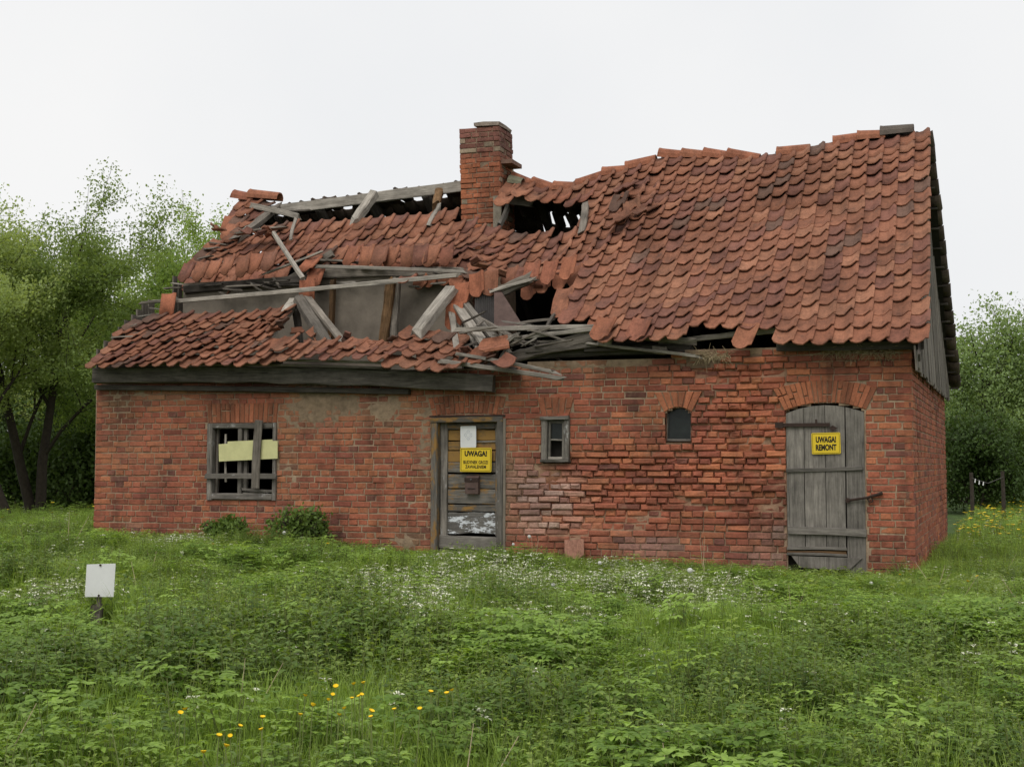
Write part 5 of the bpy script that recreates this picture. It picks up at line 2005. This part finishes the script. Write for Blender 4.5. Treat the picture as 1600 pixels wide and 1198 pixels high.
def candidates(density, y0, y1, margin=1.3, xlim=None):
    """random ground positions inside the camera's wedge, none inside the house"""
    wmax = y1 * .39 + margin
    n = int(density * (y1 - y0) * 2 * wmax)
    Y = rng.uniform(y0, y1, n)
    Xc = rng.uniform(-wmax, wmax, n)
    k = np.abs(Xc) < Y * .39 + margin
    Xc, Y = Xc[k], Y[k]
    hx = (Xc - HB[0]) * EX[0] + (Y - HB[1]) * EX[1]
    hy = (Xc - HB[0]) * EY[0] + (Y - HB[1]) * EY[1]
    k = ~((hx > -.05) & (hx < LEN + .05) & (hy > -.07) & (hy < DEP))
    # nothing behind the house can be seen
    hid = (hy > DEP * .3) & (hx > .5) & (hx < LEN - .3)
    k &= ~hid
    return Xc[k], Y[k], hx[k], hy[k]
def pix(Xc, Y, up=.15):
    z = gz(Xc, Y) + up - EYE
    dep = Y * cp + z * sp
    return CX + F * Xc / dep, CY - F * (-Y * sp + z * cp) / dep
def blob(px, py, lst):
    s = np.zeros_like(px)
    for x, y, sx, sy, a in lst:
        s = np.maximum(s, a * np.exp(-((px - x) / sx) ** 2 - ((py - y) / sy) ** 2))
    return s
GRASS_Z = [(250, 1185, 330, 90, 1), (560, 1165, 170, 60, 1), (80, 1190, 150, 60, .8), (700, 1180, 120, 40, .7), (1085, 1040, 80, 40, .9), (1120, 970, 140, 50, .7), (940, 1040, 110, 40, .5), (1460, 905, 120, 40, .8), (820, 1190, 200, 30, .5), (520, 1100, 110, 50, .8), (1250, 1010, 90, 40, .5)]
WHITE_Z = [(640, 915, 120, 34, 1), (625, 965, 80, 40, .9), (770, 903, 150, 28, .9), (1000, 905, 120, 28, 1), (1070, 930, 140, 32, .9), (900, 985, 160, 24, .7), (90, 940, 70, 25, .7), (210, 950, 45, 18, .6), (1240, 945, 80, 25, .5),
           (250, 840, 120, 14, .6), (430, 955, 50, 15, .5), (330, 1035, 60, 25, .35), (30, 1080, 40, 50, .5), (1450, 885, 70, 20, .3)]
GOUT_Z = [(1440, 950, 190, 45, 1), (1550, 1020, 120, 60, .8), (1220, 915, 90, 25, 1), (210, 905, 120, 30, .9), (430, 905, 110, 35, .8), (60, 1010, 90, 45, .9), (330, 870, 180, 20, .6), (880, 1060, 120, 40, .6), (1530, 1150, 140, 50, .6), (640, 880, 60, 15, .7), (870, 920, 90, 20, .7), (350, 1000, 80, 30, .4)]
DARK_Z = [(560, 1010, 85, 55, 1), (380, 1060, 150, 60, .9), (720, 945, 90, 25, .9), (250, 1070, 110, 55, .7), (1180, 960, 90, 25, .6), (1000, 1070, 120, 40, .6), (740, 1050, 120, 40, .5), (1350, 960, 90, 30, .5), (450, 840, 45, 25, 1.2), (355, 830, 35, 14, .8), (1150, 1000, 120, 35, .5)]
BARE_Z = [(440, 1065, 45, 25, .6), (690, 990, 40, 10, .8), (1310, 1170, 130, 30, .5), (1330, 1060, 60, 25, .4)]

SPC = .85
_g = np.random.default_rng(77)
MN = 90
_mx = (np.arange(MN)[:, None] - MN / 2 + _g.uniform(.05, .95, (MN, MN))) * SPC
_my = (np.arange(MN)[None, :] + _g.uniform(.05, .95, (MN, MN))) * SPC
_mr = _g.uniform(.75, 1.15, (MN, MN)) * SPC * .78
_pxm, _pym = pix(_mx, np.maximum(_my, 2.0))
_mt = _g.choice(4, (MN, MN), p=(.44, .22, .20, .14))          # 0 nettle, 1 dark nettle, 2 ground elder, 3 grass, 4 white dead-nettle
for _z, _k in ((GOUT_Z, 2), (DARK_Z, 1), (GRASS_Z, 3), (WHITE_Z, 4)):
    _mt = np.where(blob(_pxm, _pym, _z) > .45, _k, _mt)
def mound(Xc, Y):
    """species and relative distance (0 centre .. 1 edge) of the clump each point belongs to"""
    ci = np.floor(Xc / SPC + MN / 2).astype(int)
    cj = np.floor(Y / SPC).astype(int)
    best = np.full(Xc.shape, 9.0)
    ty = np.zeros(Xc.shape, int)
    for di in (-1, 0, 1):
        for dj in (-1, 0, 1):
            i = np.clip(ci + di, 0, MN - 1)
            j = np.clip(cj + dj, 0, MN - 1)
            d = np.hypot(Xc - _mx[i, j], Y - _my[i, j]) / _mr[i, j]
            k = d < best
            best = np.where(k, d, best)
            ty = np.where(k, _mt[i, j], ty)
    return ty, np.clip(best, 0, 1)
def kindw(Xc, Y, k, own=1.0, other=.05):
    return np.where(mound(Xc, Y)[0] == k, own, other)

def height_cap(Xc, Y, hx, hy):
    """how tall the growth stands, metres"""
    h = .17 + .22 * (1 - sstep(7.0, 12.5, Y))
    ty, d = mound(Xc, Y)
    h = h * (.28 + 1.2 * np.sqrt(np.clip(1 - d * d, 0, 1))) * (.65 + .75 * vnoise(Xc * .9 + 20, Y * .9))
    near = np.where((hx > -.5) & (hx < LEN + .5), sstep(.1, 2.2, -hy), 1.0)
    cap = np.where(hx > 8.3, .05, .09) + .30 * near
    cap = np.where((hx > LEN - .2) & (hy > -1), .30, cap)
    return np.minimum(h, cap)
def lay(name, bank, dens, y0, y1, want, proto_h, label, cat, smin=.35, smax=1.4, gain=1.0, flat=False):
    Xc, Y, hx, hy = candidates(dens, y0, y1)
    px, py = pix(Xc, Y)
    w = want(px, py, Xc, Y, hx, hy)
    # leave the stump of the blank sign in view
    w = w * np.where((np.abs(px - 152) < 34) & (Y < 10.8) & (Y > 8.2), .35, 1)
    k = rng.random(len(Xc)) < w
    Xc, Y, hx, hy, px, py = Xc[k], Y[k], hx[k], hy[k], px[k], py[k]
    h = height_cap(Xc, Y, hx, hy) * gain * (1 + .15 * blob(px, py, DARK_Z)) * (1 - .45 * blob(px, py, BARE_Z))
    s = np.clip(h / proto_h * rng.uniform(.72, 1.15, len(Xc)), smin, smax)
    if flat:
        s = rng.uniform(smin, smax, len(Xc))
    s = s * np.where((np.abs(px - 152) < 42) & (Y < 10.8) & (Y > 8.4), .33, 1)
    pts = np.stack([Xc, Y, gz(Xc, Y) - .01], 1)
    n = len(Xc)
    return scatter(name, bank, pts, rng.uniform(0, 6.28, n), rng.normal(0, .12, (n, 2)), s, label, cat)
def mixw(px, py, zones, base=0.0):
    return np.clip(base + blob(px, py, zones), 0, 1)
def patch(Xc, Y, f, o):
    return sstep(.38, .62, vnoise(Xc * f + o, Y * f + o * 2))
BACK = lambda hy: np.where(hy < 1.0, 1.0, .35)
lay('nettles', bank_nettle, 190, 3.0, 19.5, lambda px, py, Xc, Y, hx, hy: kindw(Xc, Y, 0, .85, .10) * (1 - .85 * blob(px, py, BARE_Z)) * np.where(hy < .5, 1, .5), .5, 'mid green nettles covering the ground before the house', 'nettles')
lay('dark_nettles', bank_dark, 190, 3.0, 19.5, lambda px, py, Xc, Y, hx, hy: kindw(Xc, Y, 1, .85, .03) * (1 - .85 * blob(px, py, BARE_Z)) * np.where(hy < .5, 1, 0), .5, 'clumps of darker nettles among the paler weeds', 'nettles', gain=1.2)
lay('white_dead_nettles', bank_white, 210, 3.5, 19.5, lambda px, py, Xc, Y, hx, hy: np.clip(kindw(Xc, Y, 4, .8, 0) * (.25 + blob(px, py, WHITE_Z)), np.where(Y < 8.5, .008, .045), 1) * np.where(hy < .5, 1, 0), .3, 'pale weeds with small white flowers before the house', 'weeds', .5, 1.15)
lay('ground_elder', bank_gout, 130, 3.0, 20, lambda px, py, Xc, Y, hx, hy: kindw(Xc, Y, 2, .9, .10) * np.where(hy < 1, 1, .4), .34, 'fresh green cut-leaved weeds in soft patches', 'weeds', .35, 1.35)
lay('grass', bank_grass, 150, 3.0, 17, lambda px, py, Xc, Y, hx, hy: np.clip(kindw(Xc, Y, 3, .85, .08), 0, 1) * (1 - .6 * blob(px, py, BARE_Z)), .42, 'long bright grass in the foreground', 'grass', .4, 1.15)
lay('fine_grass', bank_fine, 110, 3.0, 22, lambda px, py, Xc, Y, hx, hy: .5 + 0 * px, .26, 'thin short grass between the weeds', 'grass', .45, 1.2)
lay('low_leaves', bank_low, 45, 3.0, 21, lambda px, py, Xc, Y, hx, hy: .85 * (1 - .5 * blob(px, py, BARE_Z)), .12, 'low leaves covering the soil', 'ground cover', .7, 1.5, flat=True)
lay('dry_stalks', bank_dry, 3.0, 4.0, 16, lambda px, py, Xc, Y, hx, hy: .3 + .7 * blob(px, py, BARE_Z), .3, 'scattered dead stalks among the weeds', 'stalks', .5, 1.1, flat=True)
bank_litter = Bank('litter', [ground_leaves(300 + i, 'litter') for i in range(3)])
lay('withered_leaves', bank_litter, 60, 3.5, 14, lambda px, py, Xc, Y, hx, hy: .02 + .9 * blob(px, py, BARE_Z), .12, 'withered brown leaves in the bare patches', 'leaf litter', .6, 1.2, flat=True)
lay('dead_stems', bank_dry, 40, 3.5, 14, lambda px, py, Xc, Y, hx, hy: .9 * blob(px, py, BARE_Z), .3, 'dead stems lying in the bare patches', 'stalks', .3, .8, flat=True)
lay('docks', bank_dock, 1.6, 4.5, 15, lambda px, py, Xc, Y, hx, hy: .6 + 0 * px, .3, 'broad-leaved docks among the weeds', 'weeds', .6, 1.0)
# meadow beyond the house
def meadow(name, bank, dens, y0, y1, smin, smax, want, label, cat):
    Xc, Y, hx, hy = candidates(dens, y0, y1, 2.0)
    k = ((hx > LEN + .1) | (hx < -.05)) & (rng.random(len(Xc)) < want(Xc, Y))
    Xc, Y = Xc[k], Y[k]
    n = len(Xc)
    scatter(name, bank, np.stack([Xc, Y, gz(Xc, Y) - .01], 1), rng.uniform(0, 6.28, n), rng.normal(0, .1, (n, 2)), rng.uniform(smin, smax, n), label, cat)
meadow('meadow_grass', bank_fine, 34, 18, 46, .5, 1.1, lambda a, b: np.ones_like(a), 'short meadow grass beyond both ends of the house', 'grass')
meadow('meadow_weeds', bank_gout, 10, 17, 36, .5, 1.0, lambda a, b: .7 * np.ones_like(a), 'leafy weeds in the meadow beside the gable', 'weeds')
meadow('meadow_flowers', bank_yel, 26, 19, 40, 1.0, 1.7, lambda a, b: np.where(a > 0, .9, .06) * (vnoise(a * .6, b * .6) > .45), 'yellow flowers dotted over the far meadow', 'flowers')
meadow('pale_meadow_flowers', bank_white, 8, 19, 42, .5, .9, lambda a, b: .5 * np.ones_like(a), 'small white flowers in the far meadow', 'flowers')

# dark shrubs at the foot of the wall
def wall_shrub(px, hy_, H, rad, seed, label):
    hx_ = P(px, 830, hy_)[0]
    Xw, Yw = h2w(hx_, hy_)
    make_tree('wall_shrub', Xw, Yw, H, rad, .05, seed, 3600, .055, 'nettle_d', label, 'shrubs at the foot of the wall', 0, 4, 7, .05, trunk_r=.008)['category'] = 'shrub'
wall_shrub(462, -.50, .58, .36, 51, 'dark green shrub against the wall between the boarded window and front door')
wall_shrub(352, -.40, .42, .22, 52, 'small dark shrub directly below the boarded window')
# ------------------------------------------------------------------ single flowers one can count
def stand(px, py, h, ymax=None):
    """point where a flower head h above the ground shows at this pixel"""
    d = ray(px, py)
    best = None
    for Y in np.arange(4.0, 40, .02):
        Xw, z = d[0] / d[1] * Y, EYE + d[2] / d[1] * Y
        if z - float(gz(Xw, Y)) <= h:
            best = (Xw, Y, z)
            break
    Xw, Y, z = best
    hy = (Xw - HB[0]) * EY[0] + (Y - HB[1]) * EY[1]
    if hy > -.25:
        t = 0
        while hy > -.25:
            Y -= .05
            Xw, z = d[0] / d[1] * Y, EYE + d[2] / d[1] * Y
            hy = (Xw - HB[0]) * EY[0] + (Y - HB[1]) * EY[1]
    return Xw, Y, z
def clock_mesh(r):
    mb = MB()
    rs = random.Random(4)
    n = 90
    for i in range(n):
        y = 1 - 2 * (i + .5) / n
        a = i * 2.39996
        d = Vector((math.cos(a) * math.sqrt(1 - y * y), math.sin(a) * math.sqrt(1 - y * y), y))
        s = d.orthogonal().normalized()
        t = d.cross(s)
        c = d * r * rs.uniform(.88, 1.0)
        w = r * .3
        mb.add([c + s * w, c + t * w, c - s * w, c - t * w, c - d * r * .3], [(0, 1, 2, 3), (0, 4, 1), (2, 4, 3)])
    return mb.mesh('head', M['clock'])
def daisy_mesh(r, n=16, layers=2):
    mb = MB()
    rs = random.Random(5)
    for l in range(layers):
        for k in range(n):
            a = 2 * math.pi * (k + .5 * l) / n
            leaf(mb, (0, 0, .002 * l), (math.cos(a), math.sin(a), .25 + .4 * l), r * (1 - .25 * l), r * .42, .1, rs, .1, (.4, 1, .8))
    return mb.mesh('head', M['petal_y'])
def cup_mesh(r):
    mb = MB()
    rs = random.Random(6)
    for k in range(5):
        a = 2 * math.pi * k / 5
        leaf(mb, (0, 0, 0), (math.cos(a), math.sin(a), .75), r, r * 1.05, -.3, rs, .2, (.3, .9, 1, .6))
    return mb.mesh('head', M['petal_y'])
HEADS = {'c': clock_mesh(.019), 'd': daisy_mesh(.020), 'b': cup_mesh(.0145)}
def flower(name, kind, px, py, h, label, cat, group, rs, big=1.0):
    Xw, Y, z = stand(px, py, h)
    zg = float(gz(Xw, Y))
    o = bpy.data.objects.new(name, None)
    COL.objects.link(o)
    o.location = (Xw, Y, zg)
    mb = MB()
    bx, by = rs.uniform(-.03, .03), rs.uniform(-.03, .03)
    mb.tube([(bx, by, 0), (bx * .4, by * .4, (z - zg) * .6), (0, 0, z - zg)], [.003, .0028, .0024], 4, False)
    mb.build('stem', M['stem'], o)
    hd = link('head', HEADS[kind], o)
    hd.location = (0, 0, z - zg)
    hd.rotation_euler = (rs.uniform(-.1, .6), rs.uniform(-.4, .4), rs.uniform(0, 6))
    k = rs.uniform(.85, 1.15) * big
    hd.scale = (k, k, k)
    tag(o, label, cat, group)
rs = random.Random(9)
for px, py, h, lab, sc in [(1078, 891, .33, 'large white dandelion clock, tallest in front of the right wall', 1.3), (937, 879, .24, 'white dandelion clock in front of the leaning roof tile', 1), (864, 913, .28, 'white dandelion clock on a brown stem amid the white weeds', 1),
                           (827, 838, .30, 'highest dandelion clock beside the front door, against bricks', 1), (802, 850, .26, 'small dandelion clock just right of the door post', 1), (789, 862, .2, 'dandelion clock at the foot of the right door post', 1),
                           (1361, 911, .15, 'dandelion clock below the bottom corner of the plank door', 1), (444, 832, .28, 'dandelion clock beside the dark shrub by the left wall', 1)]:
    flower('dandelion_clock', 'c', px, py, h, lab, 'dandelion', 'dandelion clocks', rs, sc)
for px, py, h, lab in [(1077, 918, .2, 'yellow dandelion under the large dandelion clock'), (333, 850, .22, 'yellow dandelion below the boarded window'), (695, 872, .17, 'yellow dandelion at the left foot of the front door'), (732, 873, .17, 'orange-yellow dandelion at the middle of the door sill'),
                       (512, 849, .25, 'yellow dandelion right of the dark shrub by the wall'), (1226, 898, .15, 'yellow dandelion by the left foot of the plank door'), (1527, 900, .25, 'yellow dandelion in the grass right of the house'), (1512, 908, .22, 'lower of two yellow dandelions right of the house'),
                       (1406, 898, .15, 'small yellow dandelion near the right house corner')]:
    flower('dandelion', 'd', px, py, h, lab, 'dandelion', 'yellow dandelions', rs)
BUT = [(160, 810), (205, 805), (75, 823), (60, 860), (40, 885), (150, 878), (185, 868), (195, 860), (115, 925), (90, 955), (240, 940), (240, 965), (350, 930), (520, 848), (597, 855), (622, 840), (470, 928)]
BUT = [(500 + a / 3.01, 800 + b / 3.01) for a, b in BUT] + [(a / 3.01, 800 + b / 3.01) for a, b in [(870, 930), (848, 948), (1435, 865), (1470, 910), (1412, 955), (1128, 1008), (1230, 1025), (1030, 1055), (1083, 1055), (1062, 1103), (957, 1132), (1235, 968)]]
for px, py in BUT:
    flower('buttercup', 'b', px, py, .46, 'small yellow buttercup in the bright grass at lower left', 'buttercup', 'buttercups in the foreground grass', rs)
